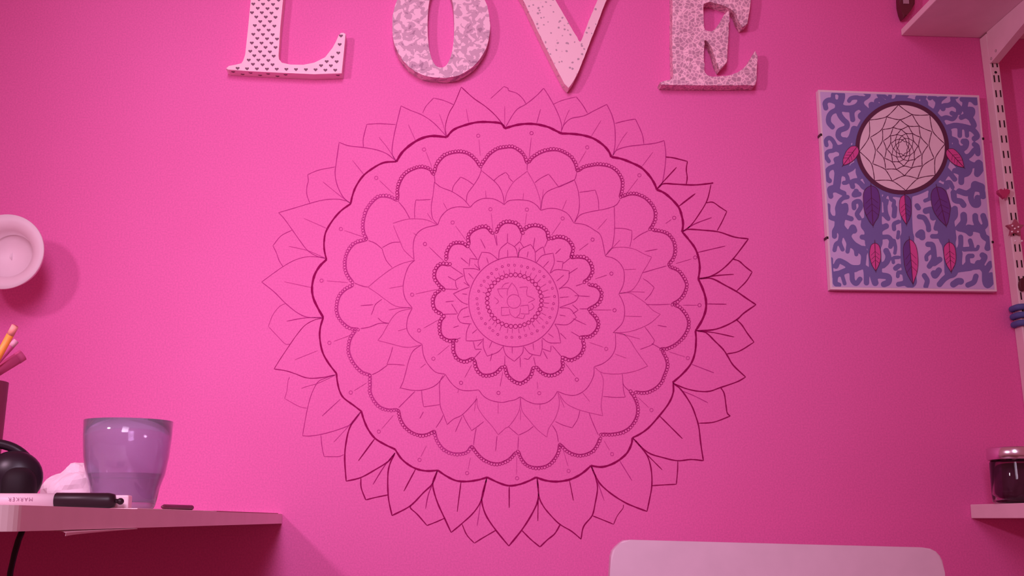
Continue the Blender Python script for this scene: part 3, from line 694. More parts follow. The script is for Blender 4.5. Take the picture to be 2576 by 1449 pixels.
def swirl_field():
    """signed distance of all painted strokes, smoothly joined, then filled by marching squares"""
    import numpy as np
    X0, Y0, X1, Y1, h = 2054.0, 222.0, 2514.0, 740.0, 1.6
    gx = np.arange(X0, X1, h); gy = np.arange(Y0, Y1, h); XX, YY = np.meshgrid(gx, gy)
    acc = np.zeros_like(XX); K = 1.5
    def stroke(pts, r):
        c = np.array(crom(pts, 4)); x0, y0 = c.min(0) - r - 9; x1, y1 = c.max(0) + r + 9
        a0, a1 = max(0, int((x0 - X0) / h)), min(len(gx), int((x1 - X0) / h) + 2); b0, b1 = max(0, int((y0 - Y0) / h)), min(len(gy), int((y1 - Y0) / h) + 2)
        if a0 >= a1 or b0 >= b1: return
        sx, sy = XX[b0:b1, a0:a1], YY[b0:b1, a0:a1]; d = np.full(sx.shape, 1e3)
        for (px, py), (qx, qy) in zip(c[:-1], c[1:]):
            ex, ey = qx - px, qy - py; l2 = ex * ex + ey * ey + 1e-9
            t = np.clip(((sx - px) * ex + (sy - py) * ey) / l2, 0, 1)
            d = np.minimum(d, np.hypot(sx - px - t * ex, sy - py - t * ey))
        acc[b0:b1, a0:a1] += np.exp(np.clip(-(d - r) / K, -30, 12))
    for row in SWL:
        reg, rest = row[0], row[2:]
        for st in rest.split('|'):
            wd, pts = st.split(':'); stroke(T(pts, reg), float(wd) / 5.468 * 0.56)
    for s_, wd in (('C 690,60 690,260 690,480 700,760', 44), ('C 700,760 715,950 725,1150', 32), ('C 1150,120 1150,400 1165,700', 28), ('C 1160,700 1165,1000 1200,1300', 34),
                  ('E 400,60 470,300 510,480 540,700', 44), ('E 540,700 580,950 590,1160', 34), ('A 480,900 420,1020 340,1140', 30), ('B 680,900 780,1050 880,1150', 30)):
        stroke(T(s_), wd / 2)
    acc += np.exp(np.clip(-(np.abs(np.hypot(XX - DC[0], YY - DC[1]) - 112) - 13) / K, -30, 12))
    F = acc - 1.0
    # keep inside the sheet
    q = [(2063, 231), (2459, 244), (2502, 728), (2094, 722)]; inn = np.full(XX.shape, 1e3)
    for (ax1, ay1), (bx1, by1) in zip(q, q[1:] + q[:1]):
        L = math.hypot(bx1 - ax1, by1 - ay1); inn = np.minimum(inn, ((bx1 - ax1) * (YY - ay1) - (by1 - ay1) * (XX - ax1)) / L)
    F = np.minimum(F, (inn - 1.5) * 0.5)
    ink = Ink(FY - 0.0004); vid = {}
    def vert(key, x, y):
        if key not in vid: vid[key] = ink.pt((x, y))
        return vid[key]
    ny, nx = F.shape
    for r in range(ny - 1):
        run = None
        for c in range(nx - 1):
            vals = (F[r, c], F[r, c + 1], F[r + 1, c + 1], F[r + 1, c])
            ins = [v_ > 0 for v_ in vals]
            if not any(ins): continue
            cor = ((c, r), (c + 1, r), (c + 1, r + 1), (c, r + 1)); poly = []
            for k in range(4):
                a, b = cor[k], cor[(k + 1) % 4]; va, vb = vals[k], vals[(k + 1) % 4]
                if va > 0: poly.append(vert(a, X0 + a[0] * h, Y0 + a[1] * h))
                if (va > 0) != (vb > 0):
                    t = min(.97, max(.03, va / (va - vb))); key = (min(a, b), max(a, b))
                    poly.append(vert(key, X0 + (a[0] + (b[0] - a[0]) * t) * h, Y0 + (a[1] + (b[1] - a[1]) * t) * h))
            if len(poly) > 2: ink.f.append(tuple(poly))
    return ink
swirl_field().build('swirl_print', M_BLUE, fr)
ink = Ink(FY - 0.0007); ink.disc(DC, 110, 64); ink.build('web_disc', M_DISC, fr)
ink = Ink(FY - 0.0009); ink.ring(DC, 112.5, 10.5, 72); ink.build('hoop', M_RING, fr)
web = Ink(FY - 0.0009); n8 = 8; R = 108.0; cx, cy = DC; rk = [R * 0.81 ** k for k in range(10)]
for k in range(9):
    cxx = cx + 2.0 * (k / 9); 
    for i in range(n8):
        a0 = math.radians(-95 + 45 * i + 22.5 * k); a1 = a0 + math.radians(45); am = (a0 + a1) / 2
        pt = lambda a, r: (cxx + r * math.cos(a) * (1 - .04 * k), cy + r * math.sin(a))
        web.line([pt(a0, rk[k]), pt(a0 + math.radians(11), rk[k] * 0.865), pt(am, rk[k + 1]), pt(a1 - math.radians(11), rk[k] * 0.865), pt(a1, rk[k])], 1.9 if k < 5 else 1.6, wob=0.15)
web.build('web', M_WEB, fr)
def feather(base, tip, wd, col1, col2, notch=0.0):
    bx, by = base; tx, ty = tip; L = math.dist(base, tip); ux, uy = (tx - bx) / L, (ty - by) / L; nx, ny = -uy, ux
    prof = [(0, .0), (.06, .55), (.18, .9), (.4, 1), (.6, .92), (.78, .62), (.9, .3), (1, 0)]
    def side(sg): return [(bx + ux * L * t + sg * nx * wd / 2 * (h + random.uniform(-notch, notch)), by + uy * L * t + sg * ny * wd / 2 * (h + random.uniform(-notch, notch))) for t, h in prof]
    k = Ink(FY - 0.0011); k.poly(side(1)); o = k.build('feather', col1, fr)
    k = Ink(FY - 0.0011); k.poly(side(-1)); k.build('feather_half', col2, o)
    k = Ink(FY - 0.0013); k.line([(bx - ux * 8, by - uy * 8), (bx + ux * L * .5, by + uy * L * .5 ), (tx + ux * 4, ty + uy * 4)], 1.5)
    for sg in (1, -1):
        k.line(side(sg), 1.2)
        for t in (.3, .45, .6):
            k.line([(bx + ux * L * t, by + uy * L * t), (bx + ux * L * (t + .14) + sg * nx * wd * .38, by + uy * L * (t + .14) + sg * ny * wd * .38)], 0.8)
    k.build('shaft', M_WEB, o)
def Z(s): return T(s)[0]
feather(Z('A 580,840'), Z('A 385,1100'), 28, M_PINKF, M_PINKF, .05)
feather(Z('B 620,880'), Z('B 850,1130'), 28, M_PINKF, M_PINKF, .05)
feather(Z('C 660,-20'), Z('C 690,540'), 42, M_PURP, M_PURP, .06)
feather(Z('C 715,770'), Z('C 728,1160'), 28, M_PINKF, M_PINKF, .05)
feather(Z('C 1125,110'), Z('C 1150,520'), 30, M_PINKF, M_PURP, .04)
feather(Z('C 1190,720'), Z('C 1240,1340'), 36, M_PURP, M_PINKF, .04)
feather(Z('E 390,0'), Z('E 520,540'), 44, M_PURP, M_PURP, .06)
feather(Z('E 560,760'), Z('E 590,1170'), 30, M_PINKF, M_PINKF, .05)
M_CLIP = mat('dark_metal_clip', (0.05, 0.03, 0.04), 0.35, 0.8)
for (x, y), sg in (((2065, 339), -1), ((2081, 598), -1), ((2473, 349), 1), ((2497, 609), 1)):
    p = P(x, y, FY); box('clip', (p.x - 0.0016, FY - 0.0010, p.z - 0.0018), (p.x + 0.0016, -0.001, p.z + 0.0018), M_CLIP, fr, 0.0004)

# ================================================================== SHELVING ON THE RIGHT
M_METAL = mat('white_powder_coat', (0.82, 0.64, 0.68), 0.45)
M_SLOT = mat('dark_slot', (0.03, 0.008, 0.015), 0.8)
RD = 0.023; RWd = 0.0155
pt_ = P(2463, 97, 0); pb_ = P(2561, 905, 0)
ax_ = (pb_ - pt_).normalized()
rail = empty('slotted_rail', (pt_.x, 0, pt_.z)); tag(rail, 'white slotted shelf rail running down the wall beside the picture', 'shelf rail')
ang = math.atan2(ax_.x, -ax_.z)
RMx = Matrix.Translation(pt_) @ Matrix.Rotation(-ang, 4, 'Y')      # local -z runs down the rail, x across
box('channel', (0, -RD, -1.15), (RWd, -0.0005, -0.0012), M_METAL, rail, 0.0012, RMx)
sl_me = None
for i in range(42):
    for cxs in (0.0042, 0.0113):
        z0 = -0.052 - i * 0.0245
        if sl_me is None:
            so = box('slot', (-0.0009, -0.0006, -0.0056), (0.0009, 0.0004, 0.0056), M_SLOT, None); sl_me = so.data
        else:
            so = bpy.data.objects.new('slot', sl_me); COL.objects.link(so)
        so.matrix_world = RMx @ Matrix.Translation((cxs, -RD, z0))
        mw = so.matrix_world.copy(); so.parent = rail; so.matrix_parent_inverse = Matrix.Translation(-Vector(rail.location)); so.matrix_basis = mw
lathe('screw', [(0, 0.0006), (0.0016, 0.0006), (0.0022, 0)], M_CLIP, RMx @ Vector((0.0078, -RD - .0001, -0.066)), rail, '-Y', 12)

M_BRK = M_METAL
us = P(2267, 90, 0)                      # underside-left-back corner of the upper shelf
zs = us.z
shelf = empty('upper_shelf', (us.x, 0, zs)); tag(shelf, 'white wall shelf seen from below above the picture', 'shelf')
box('board', (us.x, -0.27, zs), (us.x + 0.75, -0.0006, zs + 0.0105), M_WHITE, shelf, 0.001)
bx0 = pt_.x + 0.0012; zr = zs
bm = bmesh.new()
prof = [(-RD - 0.0003, zr - 0.0003), (-RD - 0.0003, zr - 0.052), (-RD - 0.006, zr - 0.053), (-0.25, zr - 0.014), (-0.25, zr - 0.0003)]
va = [bm.verts.new((bx0, y, z)) for y, z in prof]; vb = [bm.verts.new((bx0 + 0.0125, y, z)) for y, z in prof]
bm.faces.new(va); bm.faces.new(vb[::-1])
for i in range(5): bm.faces.new((va[i], vb[i], vb[(i + 1) % 5], va[(i + 1) % 5]))
from_bm('bracket', bm, M_BRK, shelf)
for yy, dz in ((-0.030, -0.047), (-0.046, -0.041)):
    lathe('bracket_hole', [(0, 0.0005), (0.0022, 0.0005), (0.0022, 0)], M_SLOT, (bx0 - 0.00045, yy, zr + dz), shelf, 'X', 10)

M_ORN = mat('dark_red_ornament', (0.13, 0.018, 0.035), 0.5)
M_GREY = mat('grey_ribbon', (0.42, 0.26, 0.32), 0.6)
orn = prism('hanging_ornament', [W2(x, y, -0.016) for x, y in ((2263, -8), (2264, 12), (2268, 30), (2274, 45), (2282, 38), (2292, 26), (2303, 8), (2304, -20), (2296, -48), (2282, -60), (2268, -40))], -0.016, -0.002, M_ORN, None, 0.003)
tag(orn, 'dark red drop-shaped ornament hanging at the end of the upper shelf', 'ornament')
p = P(2279, 4, -0.0163); box('ribbon', (p.x - 0.0045, -0.0178, p.z - 0.004), (p.x + 0.0045, -0.0155, p.z + 0.05), M_GREY, orn, 0.0004)

# lower shelf with the jar
la = P(2440, 1269, 0); lb = P(2440, 1304, 0)
ls = box('lower_shelf', (la.x, -0.24, lb.z), (la.x + 0.6, -0.0006, la.z), M_WHITE, None, 0.001)
tag(ls, 'white wall shelf at the right edge holding the jar', 'shelf')
JY = -0.085
jl = P(2496, 1240, JY); JR = 0.036; jx = jl.x + JR
jz0 = la.z; jt = P(2496, 1126, JY).z; jm = P(2496, 1157, JY).z
def glass(name, col, rough=0.03, ior=1.45):
    m = bpy.data.materials.new(name); m.use_nodes = True; b = m.node_tree.nodes['Principled BSDF']
    b.inputs['Base Color'].default_value = (*col, 1); b.inputs['Roughness'].default_value = rough
    b.inputs['Transmission Weight'].default_value = 1.0; b.inputs['IOR'].default_value = ior; MATS[name] = m; return m
M_JAR = glass('jar_glass', (0.62, 0.42, 0.55))
M_LID = mat('brushed_metal_lid', (0.78, 0.70, 0.76), 0.22, 1.0)
M_FILL = mat('dark_jar_filling', (0.16, 0.05, 0.11), 0.7)
jar = empty('glass_jar', (jx, JY, jz0)); tag(jar, 'glass jar with a shiny metal lid on the lower shelf', 'jar')
R_ = JR - 0.0025
lathe('body', [(0, 0.0005), (R_ - .004, 0.0005), (R_ - .001, 0.003), (R_, 0.012), (R_, jm - jz0 - 0.004), (R_ - .002, jm - jz0), (R_ - .004, jm - jz0 - .003), (R_ - .003, 0.013), (R_ - .006, 0.005), (0, 0.004)], M_JAR, (jx, JY, jz0), jar)
lathe('filling', [(0, 0.0055), (R_ - .009, 0.0055), (R_ - .0045, 0.014), (R_ - .0045, 0.043), (0, 0.045)], M_FILL, (jx, JY, jz0), jar)
lathe('lid', [(0, jt - jz0), (JR - .002, jt - jz0), (JR, jt - jz0 - .0015), (JR, jm - jz0 + .001), (JR - .001, jm - jz0), (JR - .002, jm - jz0), (JR - .002, jt - jz0 - .003), (0, jt - jz0 - .003)], M_LID, (jx, JY, jz0), jar)

# trinkets clipped on the rail
def railp(px, py): return P(px, py, -RD)
M_HC = mat('pink_heart_plastic', (0.50, 0.05, 0.16), 0.45)
hx = railp(2524, 487); hpts = [W2(x, y, -RD - 0.004) for x, y in heart(2524, 486, 16)]
o = prism('heart_clip', hpts, -RD - 0.008, -RD - 0.0002, M_HC, None, 0.002, False); tag(o, 'dark pink heart clip on the white shelf rail', 'clip')
M_STAR = mat('rose_enamel', (0.42, 0.11, 0.17), 0.35)
M_GEM = mat('clear_gem', (0.95, 0.88, 0.92), 0.05, 0.0, 1.0)
sp = [(2553 + (23 if k % 2 == 0 else 11) * math.sin(math.pi * k / 5), 574 - (23 if k % 2 == 0 else 11) * math.cos(math.pi * k / 5)) for k in range(10)]
o = prism('star_brooch', [W2(x, y, -RD - 0.004) for x, y in sp], -RD - 0.007, -RD - 0.0002, M_STAR, None, 0.001)
tag(o, 'rose star brooch with small gems on the white shelf rail', 'brooch')
for x, y in ((2553, 575), (2562, 571), (2546, 583), (2554, 606), (2571, 606), (2561, 583), (2547, 568)):
    q = P(x, y, -RD - 0.0085); lathe('gem', [(0, .0016), (.0012, .001), (.0016, 0), (.001, -.001), (0, -.0012)], M_GEM, q, o, '-Y', 8)
o = prism('dark_clip', [W2(x, y, -RD - 0.003) for x, y in ell(2572, 716, 9, 17, 16)], -RD - 0.006, -RD - 0.0002, mat('dark_maroon_plastic', (0.10, 0.02, 0.03), 0.4), None, 0.001)
tag(o, 'small dark oval clip low on the white shelf rail', 'clip')
M_TIE1 = mat('blue_elastic', (0.10, 0.12, 0.34), 0.8); M_TIE2 = mat('grey_blue_elastic', (0.32, 0.30, 0.46), 0.8)
for k, yy in enumerate((773, 793, 813)):
    q = P(2554, yy, -RD); lx = (RMx.inverted() @ q); cz = lx.z
    pts = []; rr = 0.0047
    for a in range(33):
        t = 2 * math.pi * a / 32; x = RWd / 2 + (RWd / 2 + 0.004) * math.copysign(abs(math.cos(t)) ** .5, math.cos(t)); y = -RD / 2 - 0.003 + (RD / 2 + 0.0015) * math.copysign(abs(math.sin(t)) ** .5, math.sin(t))
        pts.append(RMx @ Vector((x, min(y, -0.0055), cz)))
    o = tube_obj('hair_tie', pts, rr, M_TIE1 if k % 2 == 0 else M_TIE1, None, 10)
    tag(o, ('topmost of three blue hair ties wound round the shelf rail', 'middle one of three blue hair ties wound round the shelf rail', 'lowest of three blue hair ties wound round the shelf rail')[k], 'hair tie', 'blue hair ties on the rail')
    q2 = RMx @ Vector((RWd / 2 - 0.001, -RD - 0.0062, cz - 0.0005))
    bm = bmesh.new(); tube(bm, [q2 + Vector((-0.006, 0.0012, 0)), q2 + Vector((0, -0.0004, 0)), q2 + Vector((0.007, 0.0006, 0))], [0.0012, 0.0022, 0.0012], 8); from_bm('stripe', bm, M_TIE2, o, True)

# ================================================================== DESK ON THE LEFT
M_DESK = mat('white_desk_laminate', (0.86, 0.74, 0.74), 0.4)
dt = P(710, 1293, 0); db = P(710, 1317, 0); dxr = dt.x; DZ = dt.z; DZb = db.z
# front corner where the edge reaches x = 30 px
lo, hi = -1.5, 0.0
def px_of(v):
    q = RM.transposed() @ (Vector(v) - CP); return (1288 + FPX * q.x / -q.z, 724.5 - FPX * q.y / -q.z)
for _ in range(40):
    mid_y = (lo + hi) / 2
    if px_of((dxr, mid_y, DZ))[0] < 34: lo = mid_y
    else: hi = mid_y
DF = lo
desk = empty('desk', (dxr - 0.45, DF / 2, 0)); tag(desk, 'white desk top seen edge-on at the left, holding the purple glass', 'desk')
pl = [(dxr - 0.9, -0.001), (dxr, -0.001)] + [(dxr - 0.012 + 0.012 * math.cos(a), DF + 0.012 - 0.012 * math.sin(a)) for a in [math.pi / 2 * k / 6 for k in range(7)]] + [(dxr - 0.9, DF)]
bm = bmesh.new(); a_ = [bm.verts.new((x, y, DZ)) for x, y in pl]; b_ = [bm.verts.new((x, y, DZb)) for x, y in pl]; n = len(pl)
bm.faces.new(a_); bm.faces.new(b_[::-1])
for i in range(n): bm.faces.new((a_[i], b_[i], b_[(i + 1) % n], a_[(i + 1) % n]))
from_bm('tabletop', bm, M_DESK, desk)
for x in (dxr - 0.56, dxr - 0.86):
    for y in (-0.06, DF + 0.06): box('leg', (x - 0.02, y - 0.02, 0), (x + 0.02, y + 0.02, DZb - 0.0002), M_WHITE, desk, 0.003)

# sheet of paper hanging over the edge, flat papers
M_PAPER = mat('paper_sheet', (0.86, 0.64, 0.70), 0.8)
yA, yB = P(0, 0, 0).y, 0
def desk_y(px):     # y where the right desk edge projects to px
    l, h = DF, 0.0
    for _ in range(40):
        m_ = (l + h) / 2
        if px_of((dxr, m_, DZ))[0] < px: l = m_
        else: h = m_
    return l
def sheet(name, pts, thick, m, label, cat, group=None):
    bm = bmesh.new(); a = [bm.verts.new(p) for p in pts]; b = [bm.verts.new((p[0], p[1], p[2] + thick)) for p in pts]; n = len(pts)
    bm.faces.new(a[::-1]); bm.faces.new(b)
    for i in range(n): bm.faces.new((a[i], a[(i + 1) % n], b[(i + 1) % n], b[i]))
    o = from_bm(name, bm, m); tag(o, label, cat, group); return o
y1, y2, y3 = desk_y(168), desk_y(250), desk_y(345)
def drop(px, py): return P(px, py, desk_y(px)).z
v = []; f = []
cols = 10
for i in range(cols + 1):
    px = 166 + (345 - 166) * i / cols; yy = desk_y(px); zt = DZb - 0.0002
    zb = min(drop(px, 1348.5 - 17.5 * (i / cols) ** 0.75), DZb - 0.0004)
    for (xx, z) in ((dxr - 0.05, zt), (dxr - 0.002, zt), (dxr + 0.0012, zt - (zt - zb) * .4), (dxr + 0.001, zb)):
        v.append((xx, yy, z))
for i in range(cols):
    for j in range(3): k = i * 4 + j; f.append((k, k + 1, k + 5, k + 4))
o = pydata('drooping_paper', v, f, M_PAPER); md = o.modifiers.new('thickness', 'SOLIDIFY'); md.thickness = 0.0003
tag(o, 'sheet of paper drooping below the edge of the desk', 'paper')
ya, yb = desk_y(365), desk_y(540)
sheet('paper', [(dxr - 0.17, ya, DZ + 0.0002), (dxr - 0.003, ya - .01, DZ + 0.0002), (dxr - 0.003, yb, DZ + 0.0002), (dxr - 0.17, yb, DZ + 0.0002)], 0.0006, M_PAPER, 'thin paper sheet under the purple glass and the marker cap', 'paper')
sheet('paper', [(dxr - 0.30, desk_y(150), DZ + 0.0002), (dxr - 0.18, desk_y(40), DZ + 0.0002), (dxr - 0.2, desk_y(300), DZ + 0.0002), (dxr - 0.33, desk_y(300), DZ + 0.0002)], 0.004, M_PAPER, 'thicker white paper pile on the desk in front of the headphones', 'paper')
sheet('card_sheet', [(dxr - 0.1, desk_y(560), DZ + 0.0002), (dxr - 0.004, desk_y(555), DZ + 0.0002), (dxr - 0.004, -0.012, DZ + 0.0002), (dxr - 0.1, -0.012, DZ + 0.0002)], 0.0009, mat('brown_card', (0.40, 0.14, 0.20), 0.7), 'thin brown card lying on the desk against the wall', 'card')
py_ = (ya + yb) / 2 + 0.02
M_DP = mat('dark_pen_plastic', (0.16, 0.03, 0.07), 0.4)
q0 = P(408, 1276, py_ - 0.02); q1 = P(482, 1271, py_ + 0.05); zz = DZ + 0.0009 + 0.0023
pen = tube_obj('thin_pen', [(q0.x, q0.y, zz), (q0.x * .93 + q1.x * .07, q0.y * .93 + q1.y * .07, zz), (q1.x, q1.y, zz)], [0.0012, 0.0023, 0.0023], M_DP, None, 10)
tag(pen, 'dark thin pen lying on the paper behind the glass', 'pen')

# tumbler ------------------------------------------------------------
M_TUMB = glass('purple_glass', (0.66, 0.54, 0.76), 0.10, 1.25)
M_TUMB.node_tree.nodes['Principled BSDF'].inputs['Transmission Weight'].default_value = 0.82
M_TUMB.node_tree.nodes['Principled BSDF'].inputs['Coat Weight'].default_value = 0.6
M_TUMB.node_tree.nodes['Principled BSDF'].inputs['Coat Roughness'].default_value = 0.06
M_WATER = glass('water', (0.72, 0.58, 0.76), 0.05, 1.2)
GY = -D + 1.06
gl = P(213, 1075, GY); gr = P(433, 1075, GY); gx = (gl.x + gr.x) / 2; GR = (gr.x - gl.x) / 2
gtop = P(325, 1062, GY).z - DZ
gb = (P(383, 1275, GY).x - P(229, 1275, GY).x) / 2
Hh = gtop
tum = empty('tumbler', (gx, GY, DZ)); tag(tum, 'purple tinted tumbler half full of water on the desk', 'glass')
outer = [(gb * .93, 0.0004), (gb, 0.003), (gb * 1.06, Hh * .12), (gb * 1.13, Hh * .25), (gb + (GR - gb) * .62, Hh * .40), (GR * .95, Hh * .60), (GR * .985, Hh * .8), (GR, Hh)]
inner = [(r - 0.0022, max(h, 0.007)) for r, h in outer]; inner[-1] = (GR - 0.0018, Hh)
prof = [(0, 0.0004)] + outer + inner[::-1][0:7] + [(gb * .8, 0.007), (0, 0.007)]
lathe('vessel', prof, M_TUMB, (gx, GY, DZ + .0009), tum, seg=64)
wz = P(325, 1194, GY).z - DZ
def rin(h):
    for (r0, h0), (r1, h1) in zip(inner, inner[1:]):
        if h0 <= h <= h1 and h1 > h0: return r0 + (r1 - r0) * (h - h0) / (h1 - h0)
    return inner[0][0]
lathe('water', [(0, 0.0072), (gb * .78, 0.0072)] + [(rin(h) - 0.0003, h) for h in (0.009, Hh * .12, Hh * .25, wz * .85, wz)] + [(0, wz)], M_WATER, (gx, GY, DZ + .0009), tum, seg=64)

# marker ---------------------------------------------------------------
MY = -D + 0.93
mR = 0.0058
def mx_(px): return P(px, 1262, MY).x
mz = DZ + mR * 1.06 + 0.001
M_BARREL = mat('white_marker_barrel', (0.86, 0.66, 0.74), 0.35)
M_CAP = mat('black_marker_cap', (0.022, 0.008, 0.014), 0.4)
mk = empty('marker_pen', (mx_(140), MY, DZ)); tag(mk, 'white marker pen with a black cap in front of the glass', 'marker')
tube_obj('barrel', [(mx_(-160), MY, mz), (mx_(141), MY, mz)], [mR * .96] * 2, M_BARREL, mk, 24)
x0, x1 = mx_(139), mx_(288)
tube_obj('cap', [(x0, MY, mz), (x0 + .0008, MY, mz), (x1 - .004, MY, mz), (x1, MY, mz), (x1 + .001, MY, mz)], [mR * .95, mR * 1.06, mR * 1.04, mR * .85, mR * .3], M_CAP, mk, 24)
q = Vector((mx_(303), MY, mz - 0.0005)); lathe('cap_knob', [(0, .0028), (.0016, .0022), (.0026, .0008), (.0026, -.0008), (.0016, -.0022), (0, -.0028)], M_CAP, q, mk, '-Y', 16)
bm = bmesh.new(); tube(bm, [(x1 - .001, MY, mz), (q.x, MY, mz - .0005)], 0.0017, 10); from_bm('knob_neck', bm, M_CAP, mk)
cu = bpy.data.curves.new('lettering', 'FONT'); cu.body = 'MARKER'; cu.size = 0.0042; cu.align_x = 'CENTER'; cu.align_y = 'CENTER'; cu.space_character = 1.25
to = bpy.data.objects.new('lettering_tmp', cu); COL.objects.link(to)
bpy.context.view_layer.update()
me = bpy.data.meshes.new_from_object(to.evaluated_get(bpy.context.evaluated_depsgraph_get())); bpy.data.objects.remove(to)
me.transform(Matrix.Translation((mx_(58), MY - mR * .96 - .00025, mz + 0.001)) @ Matrix.Rotation(math.pi / 2, 4, 'X') @ Matrix.Rotation(math.pi, 4, 'Z'))
link('lettering', me, mat('faded_print', (0.32, 0.13, 0.22), 0.6), mk)
EYr = MY + 0.0155
e0, e1 = P(281, 1260, EYr).x, P(328, 1260, EYr).x
o = box('eraser', (e0, EYr - 0.006, DZ + 0.0009), (e1, EYr + 0.006, DZ + 0.0116), M_BARREL, None, 0.0012); tag(o, 'small white block between the marker cap and the glass', 'eraser')

# crumpled tissue ---------------------------------------------------------
TY = -D + 1.12
bm = bmesh.new(); bmesh.ops.create_icosphere(bm, subdivisions=4, radius=1)
tl, tr_ = P(108, 1200, TY).x, P(262, 1200, TY).x; th = P(190, 1168, TY).z - DZ
rs = random.Random(3); dirs = [Vector((rs.uniform(-1, 1), rs.uniform(-1, 1), rs.uniform(-1, 1))).normalized() for _ in range(26)]
for vv in bm.verts:
    n_ = vv.co.normalized(); k = 1.0
    for i, d_ in enumerate(dirs): k += 0.055 * (1 - abs(n_.dot(d_)) * 2.2 if abs(n_.dot(d_)) < .3 else 0) * (1 if i % 2 else -1)
    c = n_ * k
    vv.co = Vector(((tl + tr_) / 2 + c.x * (tr_ - tl) / 2, TY + c.y * 0.025, DZ + 0.0003 + max(0, (c.z + .55) / 1.6) * th * (1.0 + 0.12 * c.x)))
o = from_bm('crumpled_tissue', bm, mat('white_tissue', (0.88, 0.66, 0.75), 0.9)); tag(o, 'crumpled white tissue behind the glass on the desk', 'tissue')

# headphones --------------------------------------------------------------
HY = -D + 1.02
M_BLK = mat('black_plastic', (0.016, 0.007, 0.014), 0.35); M_PAD = mat('black_ear_cushion', (0.012, 0.005, 0.009), 0.7)
hc = P(-14, 1205, HY)
head = empty('headphones', (hc.x, HY, DZ)); tag(head, 'black headphones with a dark ear cushion at the left edge of the desk', 'headphones')
s_ = 1.02 / FPX
def hp(px, py, dy=0.0): return P(px, py, HY + dy)
arc = []
for k in range(25):
    a = math.pi * k / 24; arc.append(hp(-16 + 101 * math.cos(a), 1200 - 84 * math.sin(a), 0.016))
arc = [arc[0] + Vector((-.001, 0, -0.007))] + arc + [arc[-1] + Vector((.001, 0, -0.007))]
tube_obj('headband', arc, 0.0042, M_BLK, head, 12)
for sx in (1, -1):
    pc = hp(-16 + sx * 66, 1199); pc.z = DZ + 0.0045 + 0.0160
    bm = bmesh.new(); bmesh.ops.create_uvsphere(bm, u_segments=28, v_segments=16, radius=1)
    for vv in bm.verts:
        c = vv.co; vv.co = Vector((pc.x + math.copysign(abs(c.x) ** .8, c.x) * 0.0136, pc.y + c.y * 0.016, pc.z + math.copysign(abs(c.z) ** .75, c.z) * 0.0160))
    from_bm('ear_cushion', bm, M_PAD, head, True)
    bm = bmesh.new(); bmesh.ops.create_uvsphere(bm, u_segments=28, v_segments=16, radius=1)
    for vv in bm.verts:
        c = vv.co; vv.co = Vector((pc.x - sx * 0.010 + c.x * 0.025, pc.y + .013 + c.y * 0.015, pc.z + .0075 + c.z * 0.0235))
    from_bm('ear_cup', bm, M_BLK, head, True)

# pencil cup (mostly beyond the frame) and pencils --------------------------
CY = -D + 1.10
cc = P(-108, 1290, CY); CR = 0.034; ctop = P(-95, 960, CY).z
M_CUP = mat('maroon_cup', (0.20, 0.03, 0.07), 0.5)
cup = lathe('pencil_cup', [(0, 0.0003), (CR * .9, 0.0003), (CR * .92, 0.002), (CR, ctop - DZ), (CR - .002, ctop - DZ), (CR * .9 - .002, 0.003), (0, 0.003)], M_CUP, (cc.x, CY, DZ + .0002))
tag(cup, 'dark maroon pencil cup at the left edge of the desk', 'cup')
def pencil(name, tip, base, Y0, Y1, r, m, endm, label):
    a = P(*tip, Y1); b = P(*base, Y0); e = empty(name, b); tag(e, label, 'pencil', 'pencils in the cup')
    d = (a - b)
    tube_obj('shaft', [b, b + d * .87], [r, r], m, e, 8); tube_obj('end_cap', [b + d * .87, a], [r, r * .95], endm, e, 12)
M_OR = mat('orange_pencil_paint', (0.95, 0.36, 0.06), 0.4); M_ORE = mat('pink_pencil_end', (0.92, 0.36, 0.30), 0.5)
M_PK = mat('pink_pencil_paint', (0.70, 0.12, 0.32), 0.5); M_LT = mat('pale_pencil_end', (0.80, 0.40, 0.52), 0.5)
pencil('pencil', (38, 820), (-52, 985), CY, CY - 0.02, 0.0034, M_OR, M_ORE, 'orange pencil leaning out of the cup')
pencil('pencil', (58, 893), (-60, 965), CY + .012, CY + 0.03, 0.0058, M_PK, M_PK, 'pink pencil leaning furthest to the right out of the cup')
pencil('pencil', (41, 857), (-60, 968), CY + .005, CY + 0.015, 0.0030, M_PK, M_LT, 'pink pencil with a pale end between the orange and leaning one')

# cable under the desk -------------------------------------------------------
KY = -0.30
cpts = [P(60, 1338, KY), P(46, 1360, KY), P(36, 1395, KY), P(26, 1440, KY), P(20, 1500, KY), P(25, 1700, KY)]
cpts[0].z = DZb - 0.001
lp = cpts[-1].copy(); cpts += [Vector((lp.x, lp.y, 0.1)), Vector((lp.x + .02, lp.y, 0.004))]
o = tube_obj('power_cable', cpts, 0.0034, M_BLK, None, 8); tag(o, 'black cable hanging down under the left desk', 'cable')

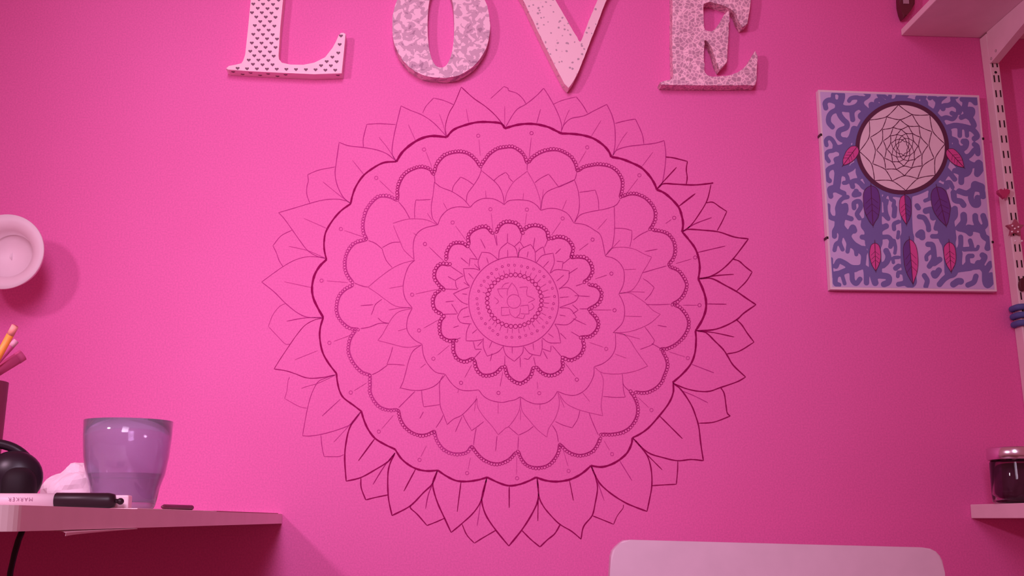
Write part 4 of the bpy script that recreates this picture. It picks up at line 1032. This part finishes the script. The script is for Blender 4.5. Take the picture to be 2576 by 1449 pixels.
# ================================================================== ROUND WHITE LAMP
LY = -0.085
lc = P(12, 633, LY); lr = 93.5 * (D + LY) / FPX * 1.035
M_SHADE = mat('white_lamp_shade', (0.80, 0.62, 0.68), 0.45)
lampo = empty('wall_lamp', (lc.x, 0, lc.z)); tag(lampo, 'round white bowl-shaped lamp shade at the left edge of the wall', 'wall lamp')
lathe('shade', [(lr * .55, -0.035), (lr * .9, -0.016), (lr, 0.0), (lr * .985, 0.002), (lr * .62, -0.012), (lr * .58, -0.028), (0, -0.030), (0, -0.036)], M_SHADE, (lc.x, LY, lc.z), lampo, '-Y', 64)
bm = bmesh.new(); tube(bm, [(lc.x, LY + .035, lc.z), (lc.x - .004, -0.05, lc.z), (lc.x - .006, -0.012, lc.z)], 0.008, 12); from_bm('arm', bm, M_SHADE, lampo, True)
lathe('wall_plate', [(0, 0.012), (0.012, 0.012), (0.014, 0.0), (0, 0)], M_SHADE, (lc.x - .006, -0.0005, lc.z), lampo, '-Y', 32)

# ================================================================== WHITE CHAIR AT THE BOTTOM
BY = -0.13
ch_pts = T('0 1533,1470 1535,1430 1537,1400 1541,1386 1549,1376 1560,1366 1570,1359.5 1588,1358 1700,1361 1850,1365 2000,1369 2200,1374 2320,1377 2342,1380 2356,1387 2366,1398 2372,1410 2377,1440 2379,1470')
p2 = [W2(x, y, BY) for x, y in ch_pts]
p2 = p2[:] + [(p2[-1][0] + .004, 0.52), (p2[0][0] - .002, 0.52)]
M_CH = mat('white_chair_plastic', (0.74, 0.56, 0.67), 0.45)
cxm = (p2[0][0] + p2[-3][0]) / 2; cw = (p2[-3][0] - p2[0][0]) / 2
chair = empty('chair', (cxm, BY, 0)); tag(chair, 'white chair back with rounded corners below the mandala', 'chair')
prism('backrest', p2[::-1], BY, BY + 0.014, M_CH, chair, 0.0025)
box('seat', (cxm - cw, BY - 0.40, 0.43), (cxm + cw, BY + 0.014, 0.455), M_CH, chair, 0.006)
for sx in (-1, 1):
    for yy in (BY - 0.37, BY - 0.005): box('leg', (cxm + sx * (cw - .03) - .014, yy - .012, 0), (cxm + sx * (cw - .03) + .014, yy + .014, 0.4298), M_CH, chair, 0.003)
    box('back_post', (cxm + sx * (cw - .05) - .012, BY - 0.0, 0.455), (cxm + sx * (cw - .05) + .012, BY + .012, 0.5198), M_CH, chair)
